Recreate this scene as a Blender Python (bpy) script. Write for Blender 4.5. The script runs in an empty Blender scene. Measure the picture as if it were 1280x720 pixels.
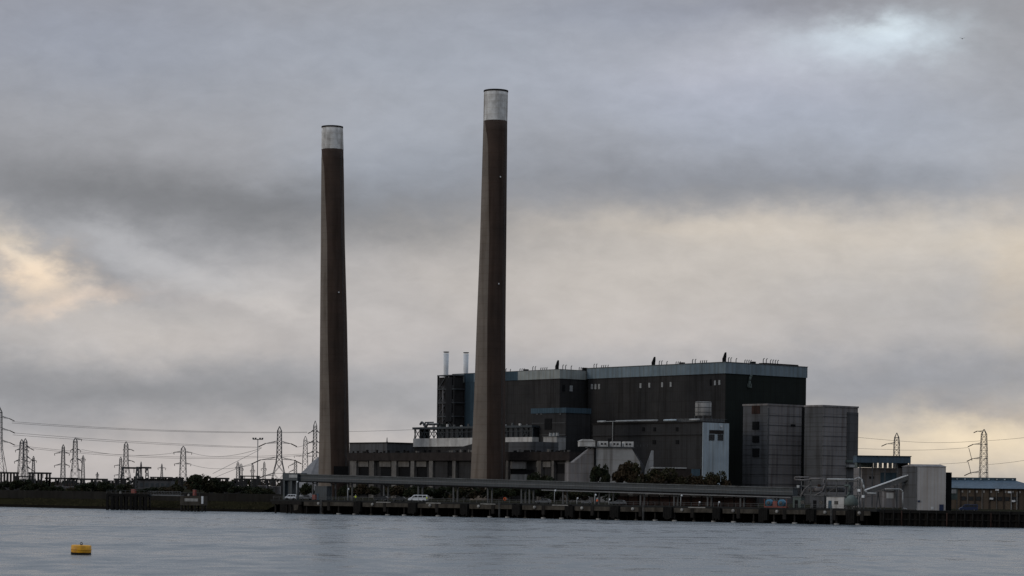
import bpy, bmesh, math, random
from mathutils import Vector, Matrix
random.seed(11)
R = math.radians
sc = bpy.context.scene
C = sc.collection
F = 2976.0; HZ = 610.0; CAMZ = 9.0; ROLL = R(0.7)
cr, sr = math.cos(ROLL), math.sin(ROLL)
LAND = 4.0

# ---------------------------------------------------------------- survey helpers
def ray(px, py):
    a = (px-640)/F; b = (HZ-py)/F
    return (a*cr-b*sr, a*sr+b*cr)
def at(px, py, D):
    d = ray(px, py); return Vector((d[0]*D, D, CAMZ+d[1]*D))
def gx(px, D, z=LAND):
    a = (px-640)/F; b = ((z-CAMZ)/D-a*sr)/cr
    return (a*cr-b*sr)*D
def gp(px, D, z=LAND): return Vector((gx(px, D, z), D, z))
class Frame:
    """a site grid: origin K, local x turned by phi"""
    def __init__(s, K, phi, z=LAND):
        s.K = Vector((K[0], K[1], z)); s.phi = phi; s.c = math.cos(phi); s.s = math.sin(phi)
    def loc(s, v):
        d = v-s.K; return Vector((d.x*s.c+d.y*s.s, -d.x*s.s+d.y*s.c, d.z))
    def w(s, x, y, z=0):
        return Vector((s.K.x+x*s.c-y*s.s, s.K.y+x*s.s+y*s.c, s.K.z+z))
    def onx(s, px, py, xl=0):      # meets the wall plane x = xl -> (y, z)
        o = s.loc(Vector((0, 0, CAMZ))); d = ray(px, py)
        lx = d[0]*s.c+s.s; ly = -d[0]*s.s+s.c
        t = (xl-o.x)/lx; return (o.y+t*ly, o.z+t*d[1])
    def ony(s, px, py, yl=0):
        o = s.loc(Vector((0, 0, CAMZ))); d = ray(px, py)
        lx = d[0]*s.c+s.s; ly = -d[0]*s.s+s.c
        t = (yl-o.y)/ly; return (o.x+t*lx, o.z+t*d[1])

# ---------------------------------------------------------------- materials
def mat(name, col, col2=None, rough=.85, ns=.12, amt=1.0, streak=0.0, seam=None, rib=None, metal=0.0, bump=0.0, emit=None, sd=.78, pv=.25, rd=.88):
    m = bpy.data.materials.new(name); m.use_nodes = True
    nt = m.node_tree; N = nt.nodes; L = nt.links
    b = N['Principled BSDF']; b.inputs['Roughness'].default_value = rough; b.inputs['Metallic'].default_value = metal
    if rough > .7: b.inputs['Specular IOR Level'].default_value = .0 if name in ('tarmac', 'ground_scrub', 'bank_grass', 'river_mud', 'jetty_concrete', 'soot') else .15
    col2 = col2 or tuple(c*.62 for c in col)
    tc = N.new('ShaderNodeTexCoord'); no = N.new('ShaderNodeTexNoise')
    no.inputs['Scale'].default_value = ns; no.inputs['Detail'].default_value = 6; no.inputs['Roughness'].default_value = .65
    L.new(tc.outputs['Object'], no.inputs['Vector'])
    rp = N.new('ShaderNodeMapRange'); rp.inputs[1].default_value = .38; rp.inputs[2].default_value = .66
    L.new(no.outputs['Fac'], rp.inputs[0])
    mx = N.new('ShaderNodeMix'); mx.data_type = 'RGBA'
    mx.inputs['A'].default_value = (*col, 1); mx.inputs['B'].default_value = (*col2, 1)
    ml = N.new('ShaderNodeMath'); ml.operation = 'MULTIPLY'; ml.inputs[1].default_value = amt
    L.new(rp.outputs[0], ml.inputs[0]); L.new(ml.outputs[0], mx.inputs['Factor'])
    out = mx.outputs['Result']
    def mul(fac_socket, dark):
        nonlocal out
        q = N.new('ShaderNodeMix'); q.data_type = 'RGBA'; q.blend_type = 'MULTIPLY'
        q.inputs['B'].default_value = (dark, dark*.96, dark*.92, 1)
        L.new(fac_socket, q.inputs['Factor']); L.new(out, q.inputs['A']); out = q.outputs['Result']
    if streak:
        mp = N.new('ShaderNodeMapping'); mp.inputs['Scale'].default_value = (.55, .55, .035)
        L.new(tc.outputs['Object'], mp.inputs[0])
        n2 = N.new('ShaderNodeTexNoise'); n2.inputs['Scale'].default_value = 1; n2.inputs['Detail'].default_value = 5
        L.new(mp.outputs[0], n2.inputs['Vector'])
        r2 = N.new('ShaderNodeMapRange'); r2.inputs[1].default_value = .47; r2.inputs[2].default_value = .7
        L.new(n2.outputs['Fac'], r2.inputs[0]); mul(r2.outputs[0], 1-streak)
    sp = None
    def sep():
        nonlocal sp
        if sp is None:
            sp = N.new('ShaderNodeSeparateXYZ'); L.new(tc.outputs['Object'], sp.inputs[0])
        return sp
    def M(op, a, b2=None):
        q = N.new('ShaderNodeMath'); q.operation = op
        for i, v in enumerate((a, b2)):
            if v is None: continue
            if isinstance(v, (int, float)): q.inputs[i].default_value = v
            else: L.new(v, q.inputs[i])
        return q.outputs[0]
    if seam:
        s_ = sep(); fz = M('FRACT', M('DIVIDE', s_.outputs[2], seam)); mul(M('LESS_THAN', fz, .07), sd)
        row = M('FLOOR', M('DIVIDE', s_.outputs[2], seam)); colm = M('FLOOR', M('DIVIDE', M('ADD', s_.outputs[0], s_.outputs[1]), seam*1.3))
        wn = N.new('ShaderNodeTexWhiteNoise'); wn.noise_dimensions = '2D'
        cb = N.new('ShaderNodeCombineXYZ'); L.new(row, cb.inputs[0]); L.new(colm, cb.inputs[1]); L.new(cb.outputs[0], wn.inputs['Vector'])
        mul(M('MULTIPLY', wn.outputs['Value'], pv), .6)
    if rib:
        s_ = sep(); fx = M('FRACT', M('DIVIDE', M('ADD', s_.outputs[0], s_.outputs[1]), rib)); mul(M('LESS_THAN', fx, .3), rd)
    L.new(out, b.inputs['Base Color'])
    if bump:
        bp = N.new('ShaderNodeBump'); bp.inputs['Strength'].default_value = bump; bp.inputs['Distance'].default_value = .3
        n3 = N.new('ShaderNodeTexNoise'); n3.inputs['Scale'].default_value = 2.5; n3.inputs['Detail'].default_value = 4
        L.new(tc.outputs['Object'], n3.inputs['Vector']); L.new(n3.outputs['Fac'], bp.inputs['Height']); L.new(bp.outputs[0], b.inputs['Normal'])
    if emit:
        b.inputs['Emission Color'].default_value = (*emit[0], 1); b.inputs['Emission Strength'].default_value = emit[1]
    return m

K = dict(
 shaft=mat('chimney_brown', (.070,.047,.037), (.046,.033,.027), ns=.08, streak=.3, seam=3.0, bump=.3, pv=0, sd=.9),
 shaftpale=mat('chimney_lit_side', (.205,.172,.145), (.145,.122,.104), ns=.06, streak=.3, seam=3.0, bump=.3, pv=0, sd=.88),  # light on the shaft's left side, put into the colour
 cap=mat('chimney_white_paint', (.74,.73,.71), (.46,.44,.42), ns=.35, streak=.5, seam=2.6, pv=0, sd=.85),
 soot=mat('soot', (.03,.028,.027)),
 clad=mat('dark_cladding', (.044,.042,.042), (.024,.024,.025), ns=.045, streak=.45, seam=4.2, rib=1.4, sd=.9, rd=.94),
 cladgreen=mat('shaded_green_cladding', (.016,.021,.019), (.012,.016,.015), ns=.07, streak=.2, seam=4.2, rib=1.4, sd=.9, rd=.94),
 clad2=mat('grey_brown_cladding', (.044,.044,.046), (.031,.031,.033), ns=.09, streak=.3, seam=3.5, rib=1.1, sd=.9, rd=.94),
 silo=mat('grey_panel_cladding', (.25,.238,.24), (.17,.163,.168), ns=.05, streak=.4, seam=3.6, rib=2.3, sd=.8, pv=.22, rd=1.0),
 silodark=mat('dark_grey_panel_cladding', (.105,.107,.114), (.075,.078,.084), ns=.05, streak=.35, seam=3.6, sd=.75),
 bluefas=mat('blue_grey_fascia', (.195,.245,.28), (.145,.19,.22), ns=.12, streak=.3, rib=2.8, rd=.95),
 bluedeep=mat('faded_blue_sheet', (.060,.098,.13), (.042,.072,.098), ns=.1, streak=.25, rib=1.6),
 blueroof=mat('blue_roof_sheet', (.052,.092,.135), (.036,.066,.10), ns=.2, streak=.2, rib=1.2, rough=.6),
 palefas=mat('pale_grey_fascia', (.33,.36,.35), (.25,.27,.27), ns=.12, streak=.3, rib=2.8, rd=.95),
 bluewall=mat('pale_blue_wall', (.43,.50,.55), (.34,.40,.45), ns=.15, streak=.3, rib=1.6, rd=.96),
 white=mat('weathered_white', (.60,.59,.57), (.42,.41,.40), ns=.2, streak=.3),
 whiteclean=mat('white_metal', (.68,.70,.72), (.55,.56,.57), ns=.3, rough=.5),
 concrete=mat('concrete', (.17,.16,.15), (.10,.095,.09), ns=.2, streak=.4, bump=.2),
 concpale=mat('pale_concrete_panels', (.40,.395,.39), (.30,.295,.29), ns=.12, streak=.4, seam=4.0, sd=.85),
 shed=mat('pale_shed_sheet', (.47,.455,.45), (.40,.385,.38), ns=.2, streak=.12, rib=1.0, rd=.95),
 brown=mat('brown_brick_band', (.036,.029,.027), (.023,.019,.018), ns=.3, streak=.3),
 brick=mat('buff_brick', (.115,.088,.066), (.075,.060,.047), ns=.35, streak=.25),
 rust=mat('rusty_panel', (.050,.026,.021), (.030,.019,.016), ns=.4, streak=.4, rib=2.2),
 steel=mat('grey_steel', (.085,.09,.095), (.05,.053,.057), ns=.5, rough=.6, metal=.2),
 steelb=mat('blue_grey_steel', (.038,.050,.060), (.024,.032,.039), ns=.4, rough=.6, rib=1.0, rd=.8),
 dark=mat('dark_opening', (.008,.008,.009), ns=.5),
 glass=mat('dark_glass', (.015,.018,.022), ns=.5, rough=.25),
 galv=mat('galvanised_steel', (.13,.135,.145), (.08,.085,.09), ns=.5, rough=.5, metal=.3),
 pale_pipe=mat('pale_pipe', (.34,.35,.35), (.22,.22,.22), ns=.4, rough=.5),
 roofpale=mat('conveyor_roof_sheet', (.13,.135,.135), (.08,.082,.083), ns=.4, streak=.3),
 cardboard=mat('greenish_grey_plant', (.12,.145,.135), (.07,.085,.08), ns=.4),
 timber=mat('wet_timber', (.012,.011,.010), (.007,.0065,.006), ns=.8, bump=.4),
 pile=mat('tarred_pile', (.022,.019,.017), (.011,.010,.009), ns=.6),
 collar=mat('pile_collar', (.34,.33,.31), (.20,.19,.18), ns=.8),
 deckc=mat('jetty_concrete', (.085,.075,.062), (.045,.04,.035), ns=.5, streak=.5),
 quay=mat('quay_sheet_piling', (.011,.009,.008), (.006,.0055,.005), ns=.4, streak=.4),
 asphalt=mat('tarmac', (.035,.035,.034), (.025,.025,.025), ns=.4),
 leafd=mat('dark_leaves', (.020,.026,.012), (.013,.017,.009), ns=.6),
 leafo=mat('olive_leaves', (.034,.032,.014), (.021,.021,.011), ns=.6),
 leafr=mat('autumn_leaves', (.052,.036,.020), (.030,.023,.014), ns=.6),
 bark=mat('bark', (.035,.03,.025), ns=1),
 yellow=mat('buoy_yellow', (.75,.36,.004), (.45,.20,.006), ns=1.6, amt=.9, rough=.55),
 hivis=mat('hi_vis_yellow', (.72,.85,.05), rough=.7, amt=.2), orange=mat('hi_vis_orange', (.9,.15,.03), rough=.7, amt=.2),
 red=mat('red_paint', (.20,.028,.02), rough=.5), navy=mat('navy_cloth', (.02,.025,.04)), skin=mat('skin', (.42,.26,.19), amt=.2),
 carwhite=mat('white_car_paint', (.80,.83,.87), rough=.3, amt=.1), carblack=mat('black_car_paint', (.02,.022,.026), rough=.25, amt=.2),
 carsilver=mat('silver_car_paint', (.15,.155,.165), rough=.3, amt=.2), carblue=mat('blue_car_paint', (.012,.025,.075), rough=.3, amt=.2),
 bluepaint=mat('bright_blue_paint', (.04,.15,.24), rough=.5, amt=.3), tyre=mat('tyre_rubber', (.012,.012,.012)),
 pylon=mat('pylon_galvanised', (.11,.11,.118), (.07,.07,.075), ns=.5, rough=.75),
 wire=mat('cable_aluminium', (.08,.08,.085), amt=.2), insul=mat('insulator', (.05,.035,.03)),
 heap=mat('pale_ash', (.26,.26,.27), (.20,.20,.21), ns=.3, bump=.3), feather=mat('dark_feathers', (.05,.05,.055)),
)

# ---------------------------------------------------------------- mesh builder
class G:
    def __init__(s): s.v = []; s.f = []; s.m = []; s.sm = []
    def add(s, vs, fs, m=0, smooth=False):
        o = len(s.v); s.v += [tuple(v) for v in vs]
        for f in fs: s.f.append([o+i for i in f]); s.m.append(m); s.sm.append(smooth)
        return s
    def box(s, x0, x1, y0, y1, z0, z1, m=0):
        if x0 > x1: x0, x1 = x1, x0
        if y0 > y1: y0, y1 = y1, y0
        if z0 > z1: z0, z1 = z1, z0
        return s.add([(x0,y0,z0),(x1,y0,z0),(x1,y1,z0),(x0,y1,z0),(x0,y0,z1),(x1,y0,z1),(x1,y1,z1),(x0,y1,z1)],
              [(0,3,2,1),(4,5,6,7),(0,1,5,4),(1,2,6,5),(2,3,7,6),(3,0,4,7)], m)
    def prism(s, poly, ax, a0, a1, m=0):   # poly of 2D points, extruded along axis ax
        n = len(poly)
        def P(p, a):
            return {'x': (a, p[0], p[1]), 'y': (p[0], a, p[1]), 'z': (p[0], p[1], a)}[ax]
        return s.add([P(p, a0) for p in poly]+[P(p, a1) for p in poly],
              [tuple(range(n))[::-1], tuple(range(n, 2*n))]+[(i, (i+1) % n, n+(i+1) % n, n+i) for i in range(n)], m)
    def bar(s, p, q, w, m=0, n=4):
        p = Vector(p); q = Vector(q); d = q-p
        if d.length < 1e-4: return s
        d.normalize(); u = d.cross(Vector((0, 0, 1)) if abs(d.z) < .9 else Vector((1, 0, 0))).normalized(); v = d.cross(u)
        ring = [u*math.cos(a)+v*math.sin(a) for a in [math.pi/4+2*math.pi*i/n for i in range(n)]]
        r = w*.7071 if n == 4 else w/2
        return s.add([p+x*r for x in ring]+[q+x*r for x in ring],
              [(i, (i+1) % n, n+(i+1) % n, n+i) for i in range(n)]+[tuple(range(n))[::-1], tuple(range(n, 2*n))], m, n > 6)
    def tube(s, pts, r, m=0, n=8):
        for i in range(len(pts)-1): s.bar(pts[i], pts[i+1], r*2, m, n)
        return s
    def cyl(s, c, r0, r1, z0, z1, n=20, m=0):
        vs = [(c[0]+r*math.cos(2*math.pi*i/n), c[1]+r*math.sin(2*math.pi*i/n), z) for r, z in ((r0, z0), (r1, z1)) for i in range(n)]
        s.add(vs, [(i, (i+1) % n, n+(i+1) % n, n+i) for i in range(n)], m, True)
        return s.add(vs, [tuple(range(n))[::-1], tuple(range(n, 2*n))], m)
    def lathe(s, c, prof, n=20, m=0):
        vs = [(c[0]+r*math.cos(2*math.pi*i/n), c[1]+r*math.sin(2*math.pi*i/n), z) for r, z in prof for i in range(n)]
        fs = [(k*n+i, k*n+(i+1) % n, (k+1)*n+(i+1) % n, (k+1)*n+i) for k in range(len(prof)-1) for i in range(n)]
        fs += [tuple(range(n))[::-1], tuple(range((len(prof)-1)*n, len(prof)*n))]
        return s.add(vs, fs, m, True)
    def build(s, name, mats, parent=None, label=None):
        me = bpy.data.meshes.new(name); me.from_pydata(s.v, [], s.f)
        for m in (mats if isinstance(mats, (list, tuple)) else [mats]): me.materials.append(K[m] if isinstance(m, str) else m)
        me.polygons.foreach_set('material_index', s.m); me.polygons.foreach_set('use_smooth', s.sm); me.update()
        bm = bmesh.new(); bm.from_mesh(me); bmesh.ops.recalc_face_normals(bm, faces=bm.faces); bm.to_mesh(me); bm.free()
        o = bpy.data.objects.new(name, me); C.objects.link(o); o.parent = parent
        if label: o['label'] = label
        return o
def thing(name, label, cat, loc, rz=0, group=None):
    o = bpy.data.objects.new(name, None); C.objects.link(o); o.location = loc; o.rotation_euler = (0, 0, rz)
    o['label'] = label; o['category'] = cat
    if group: o['group'] = group
    return o
def tag(o, label, cat, group=None):
    o['label'] = label; o['category'] = cat
    if group: o['group'] = group
    return o
def struct(o, kind='structure'): o['kind'] = kind; return o
def copytree(o, parent=None):
    c = o.copy(); C.objects.link(c); c.parent = parent
    for ch in list(o.children): copytree(ch, c)
    return c

PHI = math.atan2(.645, .764)
def site(px, D): return Frame(gp(px, D), PHI)
def fthing(fr, name, label, cat, group=None): return thing(name, label, cat, fr.K, fr.phi, group)
SB = 1.11

# ================================================================ ground, water
Jphi = math.atan2(-117.0, 176.2)
J0 = gp(340, 765, 0); J = Frame(J0, Jphi, 0); JL = 211.5
JD = 15.0
def pt(v): return (v.x, v.y)
left = [(-2600, 2950), (-900, 1478), pt(gp(0, 853, 0)), pt(gp(200, 797, 0)), pt(gp(320, 783, 0))]
back = [pt(J.w(-9, JD)), pt(J.w(JL+1, JD)), pt(J.w(JL+1, 0)), pt(gp(1280, 637, 0)), (330, 500), (1600, -600), (9000, -600), (9000, 9500), (-9000, 9500), (-9000, 2950)]
poly = left+back
g = G(); n = len(poly)
# land rim is set back 12 m behind the grassy bank on the left reach
def inward(i):
    x, y = poly[i]
    return (x+7, y+12) if i < 5 else (x, y)
top = [(*inward(i), LAND) for i in range(n)]
g.add(top, [tuple(range(n))], 0)
for i in range(4):
    a, b = poly[i], poly[i+1]
    A = (*inward(i), 3.0); B = (*inward(i+1), 3.0); A2 = (*inward(i), LAND); B2 = (*inward(i+1), LAND)
    am = (a[0]+3, a[1]+5.4, .9); bm_ = (b[0]+3, b[1]+5.4, .9)
    g.add([(a[0], a[1], -.6), (b[0], b[1], -.6), bm_, am], [(0,1,2,3)], 2)
    g.add([am, bm_, B, A], [(0,1,2,3)], 1)
    g.add([A, B, B2, A2], [(0,1,2,3)], 1)
ground = struct(g.build('ground', [mat('ground_scrub', (.026,.024,.016), (.018,.018,.013), ns=.03),
                                   mat('bank_grass', (.025,.022,.011), (.015,.014,.008), ns=.18, bump=.5),
                                   mat('river_mud', (.012,.010,.008), (.007,.006,.005), ns=.3, bump=.5)]))
g = G(); seq = poly[4:10]
for i in range(len(seq)-1):
    a, b = seq[i], seq[i+1]
    if i == 0: a = inward(4)
    g.add([(a[0], a[1], -2), (b[0], b[1], -2), (b[0], b[1], LAND), (a[0], a[1], LAND)], [(0,1,2,3)])
struct(g.build('quay_face', 'quay'))
# sheet-piled quay wall to the right of the jetty, with waling and fender piles
q0 = J.w(JL+1.2, -.3); q1 = gp(1330, 634, 0)
d = q1-q0; L = d.length; qa = math.atan2(d.y, d.x)
t = thing('quay_wall', 'dark timber-fendered quay wall right of the jetty under the pale shed', 'quay wall', (q0.x, q0.y, 0), qa)
g = G()
k = 0; x = 0
while x < L:
    g.prism([(x, 0), (x+.5, -.35), (x+1.0, -.35), (x+1.5, 0), (x+1.5, .2), (x, .2)], 'z', -2, 3.55); x += 1.5
g.build('sheet_piling', 'quay', t)
G().box(0, L, -.75, .5, 3.5, 4.35).build('capping_beam', 'timber', t)
G().box(0, L, -.6, -.2, 1.6, 1.95).build('waling', 'timber', t)
for i in range(22):
    x = 1.2+i*2.4+random.uniform(-.3, .3)
    if x < L-.5: G().bar((x, -.8, -1.5), (x, -.75, 4.2+random.uniform(-.5, .25)), .38, 0, 8).build('fender_pile', 'rust' if i % 5 == 2 else 'timber', t)

w = bpy.data.materials.new('river_water'); w.use_nodes = True
nt = w.node_tree; N = nt.nodes; Lk = nt.links; b = N['Principled BSDF']
b.inputs['Base Color'].default_value = (.15, .17, .185, 1); b.inputs['Roughness'].default_value = .28; b.inputs['IOR'].default_value = 1.33
tc = N.new('ShaderNodeTexCoord')
def wn(scale, mp, detail=5, dist=0):
    m_ = N.new('ShaderNodeMapping'); m_.inputs['Scale'].default_value = mp; m_.inputs['Rotation'].default_value = (0, 0, R(-6))
    q = N.new('ShaderNodeTexNoise'); q.inputs['Scale'].default_value = scale; q.inputs['Detail'].default_value = detail; q.inputs['Distortion'].default_value = dist
    Lk.new(tc.outputs['Object'], m_.inputs[0]); Lk.new(m_.outputs[0], q.inputs['Vector']); return q
def bmp(h, strength, dist, prev=None):
    q = N.new('ShaderNodeBump'); q.inputs['Strength'].default_value = strength; q.inputs['Distance'].default_value = dist
    Lk.new(h, q.inputs['Height'])
    if prev: Lk.new(prev, q.inputs['Normal'])
    return q.outputs[0]
nb_ = bmp(wn(.05, (.3, 1, 1), 3, .6).outputs['Fac'], .6, 2.5)
nb_ = bmp(wn(.26, (.32, 1, 1), 6, .3).outputs['Fac'], .85, 1.3, nb_)
nb_ = bmp(wn(1.6, (.7, 1, 1), 4).outputs['Fac'], .6, .25, nb_)
Lk.new(nb_, b.inputs['Normal'])
r1_ = N.new('ShaderNodeMapRange'); r1_.inputs[1].default_value = .35; r1_.inputs[2].default_value = .68; r1_.inputs[3].default_value = .02; r1_.inputs[4].default_value = .24
Lk.new(wn(.016, (.2, 1.5, 1), 6, .8).outputs['Fac'], r1_.inputs[0])
r2_ = N.new('ShaderNodeMapRange'); r2_.inputs[1].default_value = .36; r2_.inputs[2].default_value = .66; r2_.inputs[3].default_value = .02; r2_.inputs[4].default_value = .26
Lk.new(wn(.40, (.5, .25, 1), 5, .2).outputs['Fac'], r2_.inputs[0])
ad_ = N.new('ShaderNodeMath'); ad_.operation = 'ADD'; Lk.new(r1_.outputs[0], ad_.inputs[0]); Lk.new(r2_.outputs[0], ad_.inputs[1])
Lk.new(ad_.outputs[0], b.inputs['Roughness'])
K['water'] = w
struct(G().add([(-9000,-900,0),(9000,-900,0),(9000,6000,0),(-9000,6000,0)], [(0,1,2,3)]).build('river_water', 'water'))

# ================================================================ chimneys
def chimney(label, D, rows, band_y, fr_rows, opening=False):
    """rows: (py, left px, right px) measured outline"""
    base = gp((rows[-1][1]+rows[-1][2])/2, D)
    t = thing('chimney', label, 'chimney', base, 0, 'tall power station chimneys')
    def sect(py):
        for i in range(len(rows)-1):
            if rows[i][0] <= py <= rows[i+1][0]:
                k = (py-rows[i][0])/(rows[i+1][0]-rows[i][0]); l = rows[i][1]*(1-k)+rows[i+1][1]*k; r_ = rows[i][2]*(1-k)+rows[i+1][2]*k
                break
        a = at(l, py, D); c = at(r_, py, D)
        return (a.x+c.x)/2-base.x, (c.x-a.x)/2, a.z-base.z
    def frac(py):
        for i in range(len(fr_rows)-1):
            if fr_rows[i][0] <= py <= fr_rows[i+1][0]:
                k = (py-fr_rows[i][0])/(fr_rows[i+1][0]-fr_rows[i][0]); return fr_rows[i][1]*(1-k)+fr_rows[i+1][1]*k
        return fr_rows[-1][1]
    def shell(y0, y1, step, mats, name, wedge=True, grow=0):
        g = G(); ys = [y0]
        while ys[-1]+step < y1: ys.append(ys[-1]+step)
        ys.append(y1); rings = []
        for py in ys:
            cx, r_, z = sect(py); r_ += grow
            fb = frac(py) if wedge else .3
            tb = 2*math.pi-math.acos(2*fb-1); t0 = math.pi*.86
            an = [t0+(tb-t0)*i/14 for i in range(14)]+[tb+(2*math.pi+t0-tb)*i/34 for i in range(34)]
            rings.append([(cx+r_*math.cos(a), r_*math.sin(a), z) for a in an])
        for k in range(len(rings)-1):
            for i in range(48):
                j = (i+1) % 48
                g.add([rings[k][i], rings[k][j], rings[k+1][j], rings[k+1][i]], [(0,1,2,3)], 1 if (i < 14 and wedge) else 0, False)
        g.add(rings[0], [tuple(range(48))], 0)
        me = g.build(name, mats, t)
        bm = bmesh.new(); bm.from_mesh(me.data); bmesh.ops.remove_doubles(bm, verts=bm.verts, dist=.001); bmesh.ops.recalc_face_normals(bm, faces=bm.faces)
        for f in bm.faces: f.smooth = len(f.verts) < 5
        bm.to_mesh(me.data); bm.free(); return me
    y_top, y_bot = rows[0][0], rows[-1][0]
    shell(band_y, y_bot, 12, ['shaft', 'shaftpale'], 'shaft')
    shell(y_top+1.6, band_y, 6, ['cap', 'cap'], 'painted_band', False, .02)
    cx, r_, z = sect(y_top)
    G().lathe((cx, 0), [(r_+.05, z-.75), (r_+.14, z-.6), (r_+.14, z-.05), (r_-.5, z), (r_-.6, z-.6)], 40).build('rim', 'soot', t)
    # strakes of rungs up the side and warning lamps
    g = G(); pts = [sect(y) for y in (y_bot-2, (y_bot+band_y)/2, band_y+4)]
    for i in range(2):
        (c0, r0, z0), (c1, r1, z1) = pts[i], pts[i+1]
        for s_ in (-.28, .28): g.bar((c0+r0*.80+s_, -r0*.62-.15, z0), (c1+r1*.80+s_, -r1*.62-.15, z1), .12)
    g.build('ladder', 'steel', t)
    for py in ((band_y+180,) if opening else (band_y+72, band_y+205)):
        cx, r_, z = sect(py); G().box(cx+r_*.45, cx+r_*.45+.45, -r_*.93-.3, -r_*.8, z, z+.5).build('warning_lamp', 'whiteclean', t)
    if opening:
        cx, r_, z = sect(586); G().box(cx+r_*.05, cx+r_*.97, -r_*1.05, -r_*.15, z-2.6, z+1.2).build('flue_opening', 'dark', t)
    return t
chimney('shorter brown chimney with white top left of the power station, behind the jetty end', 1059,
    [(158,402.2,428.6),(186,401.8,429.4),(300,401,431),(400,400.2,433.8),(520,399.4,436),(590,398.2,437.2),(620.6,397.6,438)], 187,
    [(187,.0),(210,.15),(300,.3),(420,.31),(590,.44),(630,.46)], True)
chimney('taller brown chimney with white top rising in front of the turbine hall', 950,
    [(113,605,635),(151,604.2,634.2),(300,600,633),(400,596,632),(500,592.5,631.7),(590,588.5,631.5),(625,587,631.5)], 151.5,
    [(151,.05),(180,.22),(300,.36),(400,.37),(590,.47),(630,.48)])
# pale heap beside the left chimney
hp = gp(390, 1075); g = G(); n = 28; rings = []
for k in range(9):
    u = k/8; rr = 15*(1-u)**.9+.3
    rings.append([(rr*math.cos(2*math.pi*i/n)*(1+.08*math.sin(3*i+k)), rr*.9*math.sin(2*math.pi*i/n)*(1+.07*math.cos(2*i)), 18.2*u**.85) for i in range(n)])
for k in range(8):
    for i in range(n): g.add([rings[k][i], rings[k][(i+1) % n], rings[k+1][(i+1) % n], rings[k+1][i]], [(0,1,2,3)], 0, True)
o = g.build('ash_heap', 'heap'); o.location = gp(399, 1076); tag(o, 'pale grey conical heap at the left foot of the shorter chimney', 'heap')

# ================================================================ boiler house (block 1)
def roofkit(fr, t, items, xin=2.5, plane='x', zt=0):
    """goosenecks, cowls: (px, kind, height px)"""
    for px, kind, h in items:
        if plane == 'x':
            y, z = fr.onx(px, 455, xin); x = xin
        else:
            x, z = fr.ony(px, 455, xin); y = xin
        H = h*.33*SB
        g = G()
        if kind == 'g':
            pts = [(x, y, zt), (x, y, zt+H*.72)]+[(x+H*.05*(1-math.cos(a)), y-H*.16*(1-math.cos(a)), zt+H*.72+H*.27*math.sin(a)) for a in (R(35), R(70), R(105))]
            g.tube(pts, .17, 0, 6).build('roof_vent', 'steel', t)
        elif kind == 'c':
            g.prism([(y-.55, zt), (y+.8, zt), (y+.85, zt+H*.42), (y+.3, zt+H*.62), (y-.3, zt+H*.9), (y-.7, zt+H), (y-.75, zt+H*.6), (y-.6, zt+H*.4)], 'x', x-.45, x+.45).build('roof_cowl', 'dark', t)
        else:
            g.box(x-.8, x+.8, y-1, y+1, zt, zt+H).build('roof_box', 'dark', t)
def louvre_x(fr, t, px0, px1, py0, py1, xl, m='pale_pipe', name='louvre'):
    y0, z0 = fr.onx(px0, py1, xl); y1, z1 = fr.onx(px1, py0, xl)
    G().box(xl-.22, xl+.05, y0, y1, z0, z1).build(name, m, t)
def louvre_y(fr, t, px0, px1, py0, py1, yl, m='pale_pipe', name='louvre', out=.22):
    x0, z0 = fr.ony(px0, py1, yl); x1, z1 = fr.ony(px1, py0, yl)
    G().box(x0, x1, yl-out, yl+.05, z0, z1).build(name, m, t)
def window_y(fr, t, px0, px1, py0, py1, yl, fm='steel', gm='glass', bars=1):
    x0, z0 = fr.ony(px0, py1, yl); x1, z1 = fr.ony(px1, py0, yl); e = .16
    g = G().box(x0, x1, yl-.14, yl+.05, z0, z0+e).box(x0, x1, yl-.14, yl+.05, z1-e, z1).box(x0, x0+e, yl-.14, yl+.05, z0+e, z1-e).box(x1-e, x1, yl-.14, yl+.05, z0+e, z1-e)
    for k in range(bars):
        xm = x0+(x1-x0)*(k+1)/(bars+1); g.box(xm-.05, xm+.05, yl-.12, yl+.04, z0+e, z1-e)
    fo = g.build('window', fm, t); G().box(x0+e, x1-e, yl-.05, yl+.03, z0+e, z1-e).build('pane', gm, fo)

B1 = site(905, 880*SB)
z1 = B1.onx(905, 453)[1]; yb = B1.onx(735, 461)[0]; xb = B1.ony(1008, 457)[0]
t = fthing(B1, 'boiler_house', 'largest dark clad boiler house with blue roof band right of centre', 'building')
fh = 4.5
g = G(); H = z1-fh
g.add([(0,0,0),(0,yb,0),(0,yb,H),(0,0,H)], [(0,1,2,3)], 0)
g.add([(0,0,0),(xb,0,0),(xb,0,H),(0,0,H)], [(0,1,2,3)], 1)
g.add([(xb,0,0),(xb,yb,0),(xb,yb,H),(xb,0,H)], [(0,1,2,3)], 1)
g.add([(0,yb,0),(xb,yb,0),(xb,yb,H),(0,yb,H)], [(0,1,2,3)], 0)
g.build('wall', ['clad', 'cladgreen'], t)  # right wall's shade is put into its darker colour
G().box(-.35, xb+.35, -.35, yb+.35, H, z1).build('fascia', 'bluefas', t)
G().box(1, xb-1, 1, yb-1, z1, z1+.12).build('roof', 'soot', t)
G().box(-.5, xb+.5, -.5, yb+.5, z1-.02, z1+.25).build('coping', 'steel', t)
roofkit(B1, t, [(742.5,'g',6),(745.5,'g',6),(752,'g',4),(754.5,'g',4),(757,'g',4),(760,'g',4),(817,'c',11),(824,'g',6),(827,'g',6),(833.5,'g',5),
   (845,'g',4),(847.5,'g',4),(850,'g',4),(852.5,'b',3),(865.5,'g',6),(869,'g',6),(875.5,'g',4),(878,'g',4),(880.5,'g',4),(883,'g',4)], 4, 'x', z1)
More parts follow.
